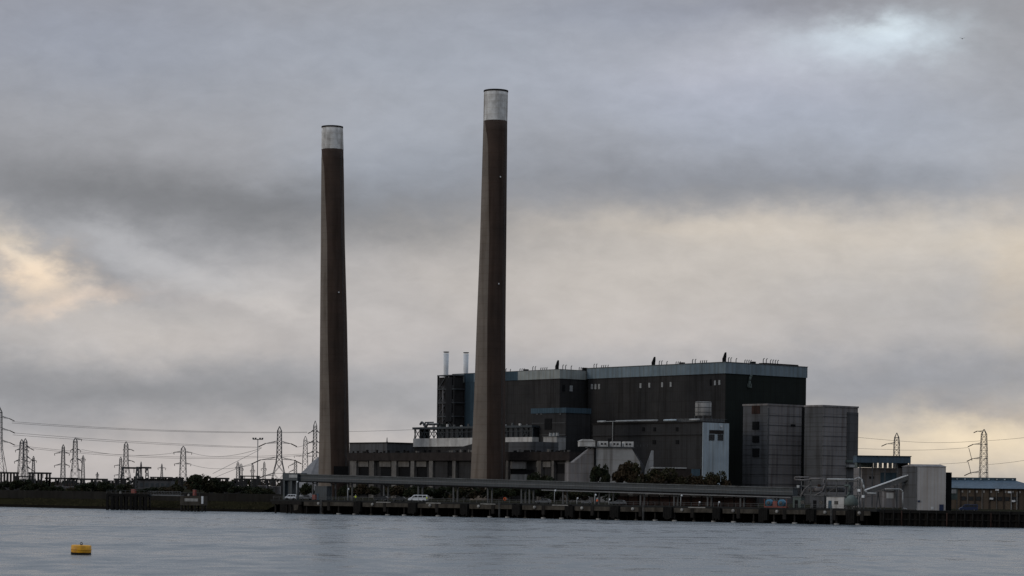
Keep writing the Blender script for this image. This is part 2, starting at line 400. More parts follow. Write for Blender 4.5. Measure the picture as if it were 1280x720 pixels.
roofkit(B1, t, [(905.5,'c',12),(910.5,'g',6.5),(913.5,'g',6.5),(920,'g',6),(931,'g',5),(933.5,'g',5),(936,'g',5),(938.5,'g',5),(941,'b',3.5),
   (954,'g',8),(957.8,'g',8),(963,'g',7),(966,'g',7),(969,'g',7),(972,'g',7)], 4, 'y', z1)
x0, _ = B1.ony(955, 455, 3); x1, _ = B1.ony(997, 455, 3)
G().box(x0, x1, 2.5, 6, z1, z1+1.0).build('roof_deck', 'soot', t)
for a, b_ in ((739,741.5),(743.5,745.8),(748,750.2)): louvre_x(B1, t, a, b_, 480, 486.5, 0)
for c, y in ((801,482),(812,481.5),(828,481),(838.7,480.5)): louvre_x(B1, t, c-1.1, c+1.1, y-3, y+3, 0)
for c, y in ((894,478.5),(899.5,478)): louvre_x(B1, t, c-1.1, c+1.1, y-3, y+3, 0)
louvre_x(B1, t, 887.5, 889.5, 474, 482, 0, 'dark')
x, z = B1.ony(936, 480, 0)
G().tube([(x, -.5, z-1), (x-.1, -.5, z+1.2), (x+.3, -.6, z+3), (x+.9, -.5, z+3.6)], .55, 0, 8).box(x-.9, x+.9, -.9, 0, z-1.5, z+.2).build('exhaust_pipe', 'cardboard', t)

# annex (low dark block with pale blue end wall)
A1 = site(877, 850*SB)
za = A1.onx(877, 528.4)[1]; yl = A1.onx(741, 530)[0]; xr = A1.ony(911, 528)[0]
t = fthing(A1, 'annex', 'long low dark annex with pale blue end wall below the boiler house', 'building')
g = G().add([(0,0,0),(0,yl,0),(0,yl,za),(0,0,za)], [(0,1,2,3)]).add([(0,yl,0),(xr,yl,0),(xr,yl,za),(0,yl,za)], [(0,1,2,3)]).add([(xr,0,0),(xr,yl,0),(xr,yl,za),(xr,0,za)], [(0,1,2,3)])
g.build('wall', 'clad2', t)
G().box(0.02, xr-.02, -.25, .1, 0, za+.1).build('end_wall', 'bluewall', t, 'pale blue end wall with two small dark windows')
G().box(-.3, xr+.3, .12, yl+.3, za, za+.5).build('roof', 'soot', t)
zs = A1.onx(875, 543)[1]
G().box(-.5, 0, .2, yl, zs-.1, zs+.1).build('ledge', 'clad2', t)
for a in (886, 897): window_y(A1, t, a, a+7, 543, 550.5, -.25)
louvre_y(A1, t, 886.5, 904.5, 538, 542, -.25, 'brown', 'lintel', .12)
x, z = A1.ony(901, 533, -.25); G().box(x-.4, x+.4, -.8, -.25, z-.4, z+.4).build('wall_light', 'whiteclean', t)
for px in (803, 817, 845): louvre_x(A1, t, px, px+3, 534, 539, 0, 'dark', 'opening')
for px, py in ((816,550),(845,550),(760,548)): louvre_x(A1, t, px, px+4, py, py+5, 0, 'dark', 'opening')
# pipes on annex roof
yy = [A1.onx(p, 527, -0.6)[0] for p in (747, 757, 770, 822, 830, 845, 862, 874)]
zz = za+1.2
for i, (a, b_) in enumerate(((0,1),(2,3),(4,5),(6,7),(1,2))):
    o = G().bar((-.6, yy[a], zz), (-.6, yy[b_], zz), .8 if i < 4 else .3, 0, 8).build('roof_pipe', 'pale_pipe' if i != 2 else 'bluewall', t)
y, _ = A1.onx(766, 530, -.6); G().bar((-.6, y, za-7), (-.6, y, zz), .35, 0, 6).build('downpipe', 'pale_pipe', t)
G().box(xr*.1, xr*.9, 1, 16, za+.5, za+1.6).build('plant_deck', 'steel', t)
g = G(); n = 16
for i in range(n): g.bar((xr*.05, .6+i*1.1, za+.5), (xr*.05, .6+i*1.1, za+1.7), .1)
g.bar((xr*.05, .6, za+1.7), (xr*.05, .6+(n-1)*1.1, za+1.7), .1); g.bar((xr*.05, .4, za+1.7), (xr*.95, .4, za+1.7), .1)
for i in range(8): g.bar((xr*.05+i*1.7, .4, za+.5), (xr*.05+i*1.7, .4, za+1.7), .1)
g.build('handrail', 'galv', t)
# grey water tank standing on it
x0, zt0 = A1.ony(877.3, 519.5, 2); x1, zt1 = A1.ony(892, 502.5, 2)
tk = thing('water_tank', 'pale grey cylindrical tank on legs standing on the annex roof', 'tank', A1.w((x0+x1)/2, 4.5, za+.5), PHI)
rr = (x1-x0)/2; hh = zt0-za-.5; H2 = zt1-za-.5
G().lathe((0, 0), [(rr*.92, hh), (rr, hh+.2), (rr, H2-.3), (rr*.95, H2)], 24).build('vessel', 'concpale', tk)
for k in range(3): G().lathe((0, 0), [(rr+.02, hh+1.2+k*2), (rr+.1, hh+1.25+k*2), (rr+.1, hh+1.4+k*2), (rr+.02, hh+1.45+k*2)], 24).build('band', 'steel', tk)
for sx in (-1, 1):
    for sy in (-1, 1): G().bar((sx*rr*.7, sy*rr*.7, 0), (sx*rr*.7, sy*rr*.7, hh+.1), .35).build('leg', 'steel', tk)
g = G()
for s_ in (-.3, .3): g.bar((-rr-.3, s_-.8, 0), (-rr-.3, s_-.8, H2+.4), .12)
for i in range(9): g.bar((-rr-.3, -1.1, .5+i*.9), (-rr-.3, -.5, .5+i*.9), .08)
g.build('ladder', 'steel', tk)

# two grey panelled towers in front of block 1
for (pc, pl, pr, D, pyt, lab, first) in ((958, 929, 1004.5, 862*SB, 506.7, 'left grey panelled bunker tower with a column of rusty dark openings', True),
                                         (1027, 1006, 1072.5, 855*SB, 508.3, 'right grey panelled bunker tower with a darker strip at its right edge', False)):
    fr = site(pc, D); zt = fr.onx(pc, pyt)[1]; yl = fr.onx(pl, pyt)[0]; xr = fr.ony(pr, pyt)[0]
    t = fthing(fr, 'bunker_tower', lab, 'building', 'grey panelled bunker towers')
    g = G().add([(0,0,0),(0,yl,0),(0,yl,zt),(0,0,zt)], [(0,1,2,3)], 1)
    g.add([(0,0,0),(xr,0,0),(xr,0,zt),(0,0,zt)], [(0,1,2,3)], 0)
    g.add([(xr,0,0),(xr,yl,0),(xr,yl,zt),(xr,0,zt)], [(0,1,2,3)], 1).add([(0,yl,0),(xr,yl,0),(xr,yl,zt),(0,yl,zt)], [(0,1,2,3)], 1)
    g.build('wall', ['silo', 'silodark'], t)  # shading between the faces painted in with the darker panel colour
    G().box(-.25, xr+.25, -.25, yl+.25, zt, zt+.7).build('parapet', 'silo', t)
    g = G()
    for i in range(1, 10):
        z = zt*i/10; g.box(-.12, xr+.12, -.12, 0, z-.12, z+.12); g.box(-.12, 0, 0, yl, z-.12, z+.12)
    g.build('string_course', 'silodark', t)
    if first:
        for (a, b_) in ((527,537),(545,553),(560.5,571)):
            y0, z0 = fr.onx(949, b_); y1, z1_ = fr.onx(941, a); G().box(-.3, .05, y0, y1, z0, z1_).build('opening', 'dark', t)
        y0, z0 = fr.onx(950, 517); y1, z1_ = fr.onx(940, 507); G().box(-.2, .05, y0, y1, z0, z1_).build('rust_patch', 'rust', t)
        louvre_y(fr, t, 988.5, 994, 530.5, 533, 0, 'dark', 'vent')
        x, z = fr.ony(960, 520, 0); G().box(x-.3, x+.3, -.35, 0, 4, zt-1).build('downpipe', 'steel', t)
        G().box(xr-.9, xr, -.3, 0, 2, zt).build('corner_trim', 'dark', t)
    else:
        x0, _ = fr.ony(1058.5, 540, 0)
        G().box(x0, xr, -.3, 0, 1, zt-1.8).build('side_panel', 'silodark', t)
        x0, z0 = fr.ony(1057, 584, 0); x1, z1_ = fr.ony(1067, 581, 0)
        G().box(x0, x1, -2.0, 0, z0, z1_).build('canopy', 'pale_pipe', t)
        x0, z0 = fr.ony(1057, 578, 0); x1, z1_ = fr.ony(1066, 575, 0)
        G().box(x0, x1, -.8, 0, z0, z1_).build('louvre', 'cardboard', t)

# ================================================================ second boiler house (block 2) and lower parts
B2 = site(698, 930*SB); z2 = B2.onx(698, 462)[1]; y2 = B2.onx(566, 467.5)[0]; x2 = 45
t = fthing(B2, 'boiler_house', 'dark boiler house with pale grey roof band, behind the taller chimney', 'building')
fh = 3.9; H = z2-fh
G().box(0, x2, 0, y2, 0, H).build('wall', 'clad', t)
def yf(px): return B2.onx(px, 470)[0]
for (a, b_, m) in ((698, 648, 'palefas'), (648, 632, 'bluedeep'), (632, 593, 'bluefas'), (593, 581, 'bluedeep'), (581, 566, 'palefas')):
    G().box(-.35, .0, yf(a) if a != 698 else -.35, yf(b_)-.01, H, z2).build('fascia_panel', m, t)
G().box(0, x2, -.35, 0, H, z2).build('fascia_panel', 'palefas', t)
G().box(.01, x2, .01, y2, H, z2-.1).build('roof', 'soot', t)
G().box(-.4, x2+.3, -.4, y2, z2, z2+.2).build('coping', 'steel', t)
_, zb = B2.onx(590, 531)
G().box(-.25, 0, yf(596.5), yf(582), 3, H).build('stair_strip', 'bluedeep', t, 'faded blue full height strip')
roofkit(B2, t, [(632.5,'g',5),(638,'g',4),(650,'g',4),(652.5,'g',4),(655,'g',4),(657.5,'b',3),(666,'g',6),(669,'g',6),(676,'g',4),(678.5,'g',4),(681,'g',4),(683.5,'g',4),(696.5,'c',12)], 4, 'x', z2)
roofkit(B2, t, [(703.5,'g',6.5),(707,'g',6.5),(714,'g',6),(724,'g',4.5),(726.3,'g',4.5),(728.6,'g',4.5),(731,'b',4.5)], 4, 'y', z2)
louvre_y(B2, t, 712, 715.5, 482, 489, 0, 'pale_pipe'); louvre_y(B2, t, 703, 706, 481, 489, 0, 'dark', 'opening')

P2 = site(706, 905*SB); zp = P2.onx(706, 509.5)[1]; yl = P2.onx(665, 510)[0]; xr = P2.ony(738, 510)[0]
t = fthing(P2, 'conveyor_house', 'mid height dark block with faded blue roof band between the two boiler houses', 'building')
G().box(0, xr, 0, yl, 0, zp-2.2).build('wall', 'clad2', t)
G().box(-.3, xr+.3, -.3, yl+.3, zp-2.2, zp).build('fascia', 'bluedeep', t)
louvre_x(P2, t, 681, 690, 523, 537, 0, 'dark', 'opening'); louvre_x(P2, t, 670, 674, 537, 545, 0, 'dark', 'opening')
for px in (671, 676, 700): louvre_x(P2, t, px, px+1.6, 515, 518.5, 0, 'steel')
g = G()
for i in range(6): g.box(-.12, 0, 0, yl, zp*.2+i*5-.1, zp*.2+i*5+.1)
g.build('string_course', 'steel', t)
Q = site(695, 893*SB); zq = Q.onx(695, 546)[1]; yl = Q.onx(679, 546)[0]
t = fthing(Q, 'lift_tower', 'small pale grey tower with rooftop fans in front of the mid height block', 'building')
G().box(0, 5, 0, yl, 0, zq).build('wall', 'concpale', t); G().box(-.2, 5.2, -.2, yl+.2, zq, zq+.35).build('roof', 'steel', t)
for i in range(3): G().cyl((1.5, 1.3+i*2.2), .7, .55, zq+.35, zq+1.7, 12).build('roof_fan', 'pale_pipe', t)

# gallery building 518-665
Ga = site(665, 915*SB); zg = Ga.onx(665, 531.5)[1]; yl = Ga.onx(518, 533)[0]
yD = Ga.onx(550, 540)[0]
zw0 = Ga.onx(665, 552)[1]; zw1 = Ga.onx(665, 546.3)[1]
zr = zg-.9
t = fthing(Ga, 'gallery_block', 'long low block with open framed upper storey and white band left of the taller chimney', 'building')
G().box(0, 13, 0, yl, 0, zw0-1.8).build('base_wall', 'clad', t)
G().box(-.4, 13.2, -.1, yl+.3, zw0-1.8, zw1).build('white_band', 'white', t)
G().box(-.8, 13.5, -.3, yl+.5, zr, zg).build('roof', 'steelb', t)
g = G(); y = 0
while y < yl:
    g.box(-.2, .15, y-.15, y+.15, zw1, zr); g.box(12.6, 12.9, y-.15, y+.15, zw1, zr)
    if int(y/3.4) % 4 == 1 or y > yD: g.bar((0, y, zw1), (0, min(y+3.4, yl), zr), .22); g.bar((0, y, zr), (0, min(y+3.4, yl), zw1), .22)
    y += 3.4
g.box(-.15, .1, 0, yl, (zw1+zr)/2+.4, (zw1+zr)/2+.6)
g.build('frame', 'steelb', t)
G().box(.4, 12.3, .2, yD, zw1+.01, zr-.01).build('glazing', 'glass', t)
G().box(4, 8, yD+2, yD+7, zw1, zr-.8).build('fan_unit', 'steel', t); G().box(3, 7, yl-2.5, yl-.5, zw1, zr).build('stair_box', 'clad', t)
g = G(); pts = [(1, yl-3-i*1.1, zg+1.3+1.1*math.sin(i*1.3)*(i < 6)) for i in range(13)]
g.tube(pts, .5, 0, 8).tube([(1.5, yl-6, zg), (1.5, yl-6, zg+2.2), (1.5, yl-12, zg+2.2)], .3, 0, 6).build('roof_pipe', 'steel', t)
for i in range(14): G().box(.5, 1.2, 4+i*5, 5+i*5, zg, zg+.6+(i*7 % 3)*.3).build('roof_unit', 'white' if i % 2 else 'steel', t)

# open steel access tower at the left end of block 2
St = site(566, 972*SB); zs = St.onx(560, 468.5)[1]; yl = St.onx(548, 470)[0]
t = fthing(St, 'steel_access_tower', 'dark open steel stair tower at the left end of the second boiler house', 'tower')
W_ = 9
for (x, y) in ((0, 0), (0, yl), (W_, 0), (W_, yl), (0, yl/2)): G().box(x-.35, x+.35, y-.35, y+.35, 0, zs).build('post', 'clad', t)
nl = 9
g = G(); h = G()
for i in range(1, nl+1):
    z = zs*i/nl; G().box(-.4, W_, -.4, yl+.4, z-.5, z).build('platform', 'steel', t)
    z0 = zs*(i-1)/nl
    g.bar((0, 0, z0), (0, yl/2, z-.5), .3).bar((0, yl, z0), (0, yl/2, z-.5), .3)
    for k in range(3): h.bar((-.3, 0, z+.4*k+.3), (-.3, yl, z+.4*k+.3), .1) if i < nl else None
g.build('brace', 'steel', t); h.build('handrail', 'galv', t)
G().box(.36, W_-.4, .36, yl-.36, 0, zs-1).build('duct_casing', 'clad', t)
G().box(-.5, .35, yl*.1, yl*.45, zs*.62, zs*.98).build('silencer', 'clad2', t); G().box(-.5, .35, yl*.5, yl*.95, zs*.30, zs*.60).build('silencer', 'cladgreen', t)
G().tube([(.2, yl*.3, zs*.35), (.2, yl*.3, zs*.55), (.2, yl*.7, zs*.55), (.2, yl*.7, zs*.9)], .45, 0, 8).build('pipe', 'silo', t)
for (pc, wl, wr, yt, lab) in ((555.6, 552.3, 559.2, 439.5, 'left of the two slim white flue stacks on the power station'), (580.4, 577.2, 584, 440.3, 'right of the two slim white flue stacks, nearer the taller chimney')):
    D = 1092 if pc < 560 else 1100
    zt = at(pc, yt, D).z-LAND; r_ = (wr-wl)/2*D/F
    t = thing('flue_stack', lab, 'flue stack', gp(pc, D), 0, 'slim white flue stacks')
    G().lathe((0, 0), [(r_*.86, 0), (r_*.86, zt-9), (r_*.97, zt-.8)], 24).build('flue', 'whiteclean', t)
    G().lathe((0, 0), [(r_*.98, zt-.4), (r_*1.04, zt-.35), (r_*1.04, zt), (r_*.8, zt), (r_*.8, zt-.5)], 24).build('rim', 'steel', t)

# ================================================================ low turbine hall
T = site(712, 840*SB); zt = T.onx(712, 565)[1]; yl = T.onx(436, 566)[0]
t = fthing(T, 'turbine_hall', 'long low turbine hall with brown roof band and concrete bays behind both chimneys', 'building')
zf = zt-3.3
G().box(1.2, 26, 0, yl, 0, zf).build('wall', 'clad2', t)
G().box(-.6, 26.5, -.3, yl+.3, zf, zt).build('fascia', 'brown', t)
G().box(0, 26, .5, yl, zt, zt+.15).build('roof', 'soot', t)
def bay(p0, p1, m='concrete', z0=0):
    y0 = T.onx(p1, 580)[0]; y1 = T.onx(p0, 580)[0]
    G().box(-.3, 1.2, y0, y1, z0, zf-.002).build('pillar', m, t)
for p0, p1 in ((438,446),(462,468),(490,496),(514,518.5),(537,541.5),(566,570),(633,636),(672,677),(690,693),(708,711.5)): bay(p0, p1)
def infill(p0, p1, y0, y1, m, out=.3, name='panel'):
    a, za_ = T.onx(p1, y1, 1.2); b_, zb_ = T.onx(p0, y0, 1.2)
    G().box(1.2-out, 1.25, a, b_, max(za_, 0), min(zb_, zf-.01)).build(name, m, t)
for p0, p1 in ((448,461),(476,489),(497,512),(520,533.5)):
    infill(p0, p1, 584, 620, 'dark', .05, 'opening'); infill(p0-.5, p1+.5, 576.5, 583.5, 'concrete', .6, 'hood')
infill(541.5, 560, 576, 620, 'clad2', .4); infill(561, 566, 576, 595, 'dark', .05, 'opening')
infill(638, 658, 577, 586, 'concpale', .6, 'hood'); infill(640, 660, 593, 600, 'concpale', .8, 'ledge'); infill(672, 690, 577, 584, 'concrete', .8, 'hood'); infill(694, 707, 580, 592, 'dark', .05, 'opening'); infill(638, 668, 587, 592, 'dark', .04, 'opening')
random.seed(4); y = 2
while y < yl:
    s_ = random.uniform(.6, 1.5); h_ = random.uniform(.5, 1.3)
    if random.random() < .8: G().box(1, 1+s_, y, y+s_, zt+.1, zt+.15+h_).build('roof_vent', random.choice(['soot', 'concrete', 'dark', 'soot']), t)
    y += random.uniform(1.7, 4)
# pitched lean-to roof seen left of the tall chimney
y0, _ = T.onx(597, 553, 8); y1, _ = T.onx(548, 565, 8); ztop = T.onx(597, 553, 8)[1]
G().prism([(y0-20, zt), (y1, zt), (y0, ztop), (y0-20, ztop)], 'x', 8, 20).build('roof_house', 'clad2', t)
y0, zz0 = T.onx(670, 564, 8); y1, zz1 = T.onx(632, 552.5, 8)
G().box(8.01, 20, y0, y1, zt, zz1).build('roof_house', 'silodark', t)
# block behind, left
H1 = site(483, 1000*SB); zh = H1.onx(483, 554)[1]; yl = H1.onx(437, 553)[0]
t = fthing(H1, 'store_building', 'plain grey box building behind the turbine hall, right of the shorter chimney', 'building')
G().box(0, 18, 0, yl, 0, zh).build('wall', 'silodark', t); G().box(-.3, 18.3, -.3, yl+.3, zh, zh+.5).build('roof', 'soot', t)
for i in range(3): G().box(-.2, .05, 4+i*5, 5.5+i*5, zh-7, zh-4).build('opening', 'dark', t)

# ================================================================ pale bunker with sloping sides
D = 905; o0 = gp(744, D); BF = Frame(o0, R(4))
def bx(px, py=575, yl=0): return BF.ony(px, py, yl)
t = fthing(BF, 'coal_bunker', 'pale concrete bunker with sloping shoulders and four rooftop boxes in front of the annex', 'building')
zt = bx(765, 559.5)[1]
xa = bx(745)[0]; xb_ = bx(789, 560)[0]; xc = bx(800, 578)[0]; zc = bx(800, 578)[1]
G().prism([(xa, 0), (xc+1, 0), (xc, zc), (xb_, zt), (xa, zt)], 'y', 0, 16).build('front_wall', 'concpale', t)
xl = bx(717, 578)[0]; zl = bx(717, 578)[1]; xl0 = bx(711, 579)[0]
G().prism([(xl0, 0), (xa-.7, 0), (xa-.7, zt), (bx(741, 561)[0], zt), (xl, zl), (xl0, zl)], 'y', 1.0, 16).build('left_wall', 'silo', t)
G().box(xa-.7, xa, -.2, 16, 0, zt+.2).build('pilaster', 'dark', t)
G().box(bx(737, 560)[0], xb_+1.2, -.5, 16, zt, zt+.35).build('roof', 'steel', t)
for i, (a, b_, c) in enumerate(((725,744,551.5),(749.5,760,551.5),(765,776,552),(780.5,792,552))):
    x0, _ = bx(a, 555); x1, z1_ = bx(b_, c); g = G().box(x0, x1, 0, 8, zt+.35, z1_)
    if i == 0: g.prism([(x0-.3, z1_), (x1+.2, z1_), (x1-1.2, z1_+.7), (x0+1.2, z1_+.7)], 'y', -.2, 8.2)
    bxo = g.build('roof_box', 'white', t)
    for k in range(2 if i else 0): G().box(x0+.5+k*1.3, x0+1.2+k*1.3, -.12, 0, zt+1.1, zt+1.7).build('vent', 'dark', bxo)
g = G()
for i in range(24): g.bar((xl0+i*1.3, -.4, zt+.35), (xl0+i*1.3, -.4, zt+1.3), .08) if xl0+i*1.3 > bx(737)[0] else None
g.build('handrail', 'steel', t)
x0, zf0 = BF.ony(806, 588, 4); x1, zf1 = BF.ony(817, 563, 4)
t = fthing(BF, 'wing_wall', 'pale triangular concrete fin standing right of the sloping bunker', 'wall')
G().prism([(x0, 0), (x1, 0), (x1, zf1), (x1-.7, zf1), (x0, zf0)], 'y', 4, 5.2).build('fin', 'concpale', t)
x3 = BF.ony(801, 570, 6)[0]
G().prism([(x3, 0), (x0+1, 0), (x0+1.5, zf1*.6), (x3-2, zf1*.95)], 'y', 6, 12).build('back_panel', 'silodark', t)

# low shed with pale edge in front of annex
D = 880; a = gp(817, D); Fz = Frame(a, R(3)); x1, z1_ = Fz.ony(877, 584.5); zl = z1_
t = fthing(Fz, 'low_shed', 'low dark shed with a pale roof edge and a blue door below the annex', 'building')
G().box(0, x1, 0, 10, 0, zl-.5).build('wall', 'brown', t); G().box(-.2, Fz.ony(858, 584)[0], -.4, 10, zl-.5, zl).build('roof', 'pale_pipe', t)
G().box(Fz.ony(864, 590)[0], Fz.ony(875, 590)[0], -.15, .05, zl-5, zl-.6).build('door', 'bluedeep', t)

# ================================================================ right hand buildings
# pale shed
D = 690; S = Frame(gp(1145.5, D), R(3)); zt = S.ony(1145.5, 583)[1]; xr = S.ony(1182.5, 583)[0]
t = fthing(S, 'pale_shed', 'tall pale grey metal shed on the quay, right of the sloping conveyor', 'building')
# left wall splays back
xlb = Frame(S.K, R(3)).ony(1128, 580, 9)[0]
Hs = zt
g = G().add([(0,0,0),(xr,0,0),(xr,0,Hs),(0,0,Hs)], [(0,1,2,3)], 0)
g.add([(0,0,0),(xlb,9,0),(xlb,9,Hs),(0,0,Hs)], [(0,1,2,3)], 1).add([(xr,0,0),(xr+.5,9,0),(xr+.5,9,Hs),(xr,0,Hs)], [(0,1,2,3)], 1).add([(xlb,9,0),(xr+.5,9,0),(xr+.5,9,Hs),(xlb,9,Hs)], [(0,1,2,3)], 1)
g.build('wall', ['shed', 'silodark'], t)
G().add([(-.2,-.2,Hs),(xr+.3,-.2,Hs),(xr*.93,4.5,Hs+.7),(xlb*.45,4.5,Hs+.7),(xlb-.2,9.2,Hs),(xr+.7,9.2,Hs)], [(0,1,2,3),(3,2,5,4),(0,3,4),(1,5,2),(0,4,5,1)]).build('roof', 'silo', t)
G().box(-.12, 0, -.12, .1, 0, Hs).build('corner_trim', 'steel', t)
louvre_y(S, t, 1174, 1179.5, 630.5, 640, 0, 'carblue', 'door', .12); louvre_y(S, t, 1163.5, 1167, 633.5, 636.8, 0, 'whiteclean', 'notice_board', .1)
louvre_y(S, t, 1147, 1150, 625.5, 627.5, 0, 'carblue', 'wall_box', .2)
G().box(xr, xr+2.2, 2, 6, 0, Hs-1.6).build('side_duct', 'dark', t)
# blue topped gallery and grey house behind
D = 770; U = Frame(gp(1074, D), R(5)); x1, z1_ = U.ony(1138.5, 571); zb = U.ony(1138, 579)[1]
t = fthing(U, 'transfer_gallery', 'blue clad overhead gallery joining the right grey tower and the pale shed', 'building')
G().box(-1, x1, 0, 5, zb, z1_).build('gallery_body', 'blueroof', t); G().box(-1, x1+.2, -.3, 5.3, z1_, z1_+.25).build('roof', 'steelb', t)
for i in range(5): G().box(i*4.1+.2, i*4.1+.6, 1, 1.4, 0, zb).build('support_post', 'steel', t)
x0, zw = U.ony(1079.5, 584.5, 4)
xw = U.ony(1128, 590, 4)[0]
G().box(x0, xw+3, 6, 18, 0, zw).build('house_wall', 'silo', t)
xa, za_ = U.ony(1091, 584.3, 6); xb_, zb_ = U.ony(1122, 579, 6)
G().box(U.ony(1071,580,6)[0], xa, 5.5, 9, za_, zb_).build('link_wall', 'cardboard', t)
for i in range(5): G().box(xa+.3+i*(xb_-xa)/5, xa+(i+1)*(xb_-xa)/5-.2, 6, 6.3, zw+.02, zb_).build('window', 'white', t)
G().box(xb_, xb_+3.5, 6, 9, zw, zb_).build('vent_box', 'dark', t)
for a in (1086.5, 1090): louvre_y(U, t, a, a+2.2, 595.5, 598.5, 6, 'dark', 'opening', .1)
louvre_y(U, t, 1100.5, 1122, 591, 604, 6, 'bluedeep', 'cladding_panel', .1)
# sloping conveyor
D = 700; p0 = at(1080, 612.5, D); p1 = at(1139.5, 591.5, D-4)
t = thing('sloping_conveyor', 'inclined conveyor with pale roof rising to the pale shed', 'conveyor', (p0.x, p0.y, LAND))
q0 = Vector((0, 0, p0.z-LAND)); q1 = Vector((p1.x-p0.x, p1.y-p0.y, p1.z-LAND))
def belt(dz0, dz1, w):
    g = G(); vs = []
    for q in (q0, q1):
        for (yy_, zz_) in ((-w, dz0), (w, dz0), (w, dz1), (-w, dz1)): vs.append((q.x, q.y+yy_, q.z+zz_))
    return g.add(vs, [(0,1,2,3),(4,5,6,7),(0,1,5,4),(1,2,6,5),(2,3,7,6),(3,0,4,7)])
belt(-.3, 0, 1.1).build('conveyor_roof', 'whiteclean', t); belt(-1.5, -.302, .95).build('conveyor_body', 'steel', t)
g = G()
for i in range(12):
    a = q0.lerp(q1, i/12)+Vector((0,-1,-1.5)); b_ = q0.lerp(q1, (i+1)/12)+Vector((0,-1,-1.5)); g.bar(a, b_, .12).bar(a+Vector((0,0,-.9)), b_+Vector((0,0,-.9)), .12).bar(a, b_+Vector((0,0,-.9)), .1)
g.build('truss', 'steel', t)
for k in (.3, .65):
    p = q0.lerp(q1, k); G().bar((p.x-.5, p.y, 0), (p.x, p.y, p.z-2), .3).bar((p.x+.8, p.y, 0), (p.x, p.y, p.z-2), .3).build('trestle', 'steel', t)
# grey cabins with pipe frames
def cabin(px0, px1, y0, y1, D, lab, wallm='silo', rz=R(3), dep=3, pipe=True, name='equipment_cabin'):
    fr = Frame(gp(px0, D), rz); x1, z1_ = fr.ony(px1, y0); t = fthing(fr, name, lab, 'cabin')
    zb = max(fr.ony(px0, y1)[1], 0)
    G().box(0, x1, 0, dep, zb, z1_).build('wall', wallm, t)
    G().box(-.15, x1+.15, -.15, dep+.15, z1_, z1_+.15).build('roof', 'steel', t)
    G().box(x1*.2, x1*.85, -.1, 0, zb+(z1_-zb)*.55, zb+(z1_-zb)*.9).build('louvre', 'white', t)
    if zb > .1:
        for x in (.1, x1-.1): G().box(x-.1, x+.1, .1, .3, 0, zb).build('leg', 'steel', t)
    return t, fr
t, fr = cabin(1105, 1119, 614, 634, 672, 'grey equipment cabin with white louvre in front of the sloping conveyor')
x0, zp_ = fr.ony(1105, 611.3); x1 = fr.ony(1127.5, 611)[0]
tag(G().tube([(x0, -1, zp_), (x1-.8, -1, zp_), (x1-.25, -1, zp_-.25), (x1, -1, zp_-.8), (x1, -1, .6), (x1+1.2, -1, .4)], .19, 0, 8).build('overhead_pipe', 'pale_pipe'), 'pale bent pipe passing over the grey equipment cabin and down', 'pipe')
o = bpy.data.objects['overhead_pipe']; o.location = fr.K; o.rotation_euler = (0, 0, R(3))
cabin(1185.5, 1197, 610.5, 624.5, 700, 'pale framed cabin raised beside the brick office', 'cardboard')
# brick office
D = 775; O = Frame(gp(1184, D), R(-8)); zr0 = O.ony(1184, 610)[1]; xr = 62; ztp = O.ony(1184, 596.5, 6)[1]
t = fthing(O, 'brick_office', 'two storey buff brick office with blue pitched roof at the right edge', 'building')
G().box(0, xr, 0, 14, 0, zr0).build('wall', 'brick', t)
xe = O.ony(1270, 597, 6)[0]
G().add([(-1,-1,zr0),(xe+9,-1,zr0),(xe+9,15,zr0),(-1,15,zr0),(-1,5,ztp-.9),(xe,5,ztp-.9),(xe,9,ztp-.9),(-1,9,ztp-.9)], [(0,1,2,3),(0,1,5,4),(1,2,6,5),(2,3,7,6),(0,4,7,3),(4,5,6,7)]).build('roof', 'blueroof', t)
G().box(-1, xe, 5.2, 8.8, ztp-.88, ztp).build('roof_monitor', 'bluedeep', t)
for i in range(9): G().box(.5+i*2.55, 1.0+i*2.55, 5.0, 5.2, ztp-.75, ztp-.35).build('monitor_light', 'bluewall', t)
x = O.ony(1200, 620)[0]; k = 0
while x < xr:
    G().box(x, x+.28, -.25, .02, 0, zr0-.02).build('pilaster', 'concrete' if k % 2 else 'brown', t)
    for zf_, hh in ((zr0-3.9, 1.15), (zr0-7.0, 1.15)):
        if x+2.0 < xr and k % 5 != 3 and zf_ > .3:
            fo = G().box(x+.45, x+2.0, -.1, .02, zf_-.1, zf_+hh+.1).build('window', 'brown', t)
            G().box(x+.6, x+1.85, -.13, -.08, zf_, zf_+hh).build('pane', 'glass', fo)
    G().box(x+.5, x+1.0, -.12, .0, zr0-1.4, zr0-.7).build('eaves_vent', 'concpale', t)
    x += 2.3; k += 1
for px, py in ((1246.5, 612.3), (1239.3, 623.3), (1262, 615.3), (1267, 626.3)):
    x_, z_ = O.ony(px, py); G().box(x_-.6, x_+.5, -.8, 0, z_-.3, z_+.3).build('wall_light', 'whiteclean', t)
for px in (1264, 1271): x_ = O.ony(px, 630)[0]; G().box(x_-.1, x_+.1, -.5, -.3, 0, zr0-1).build('downpipe', 'pale_pipe', t)

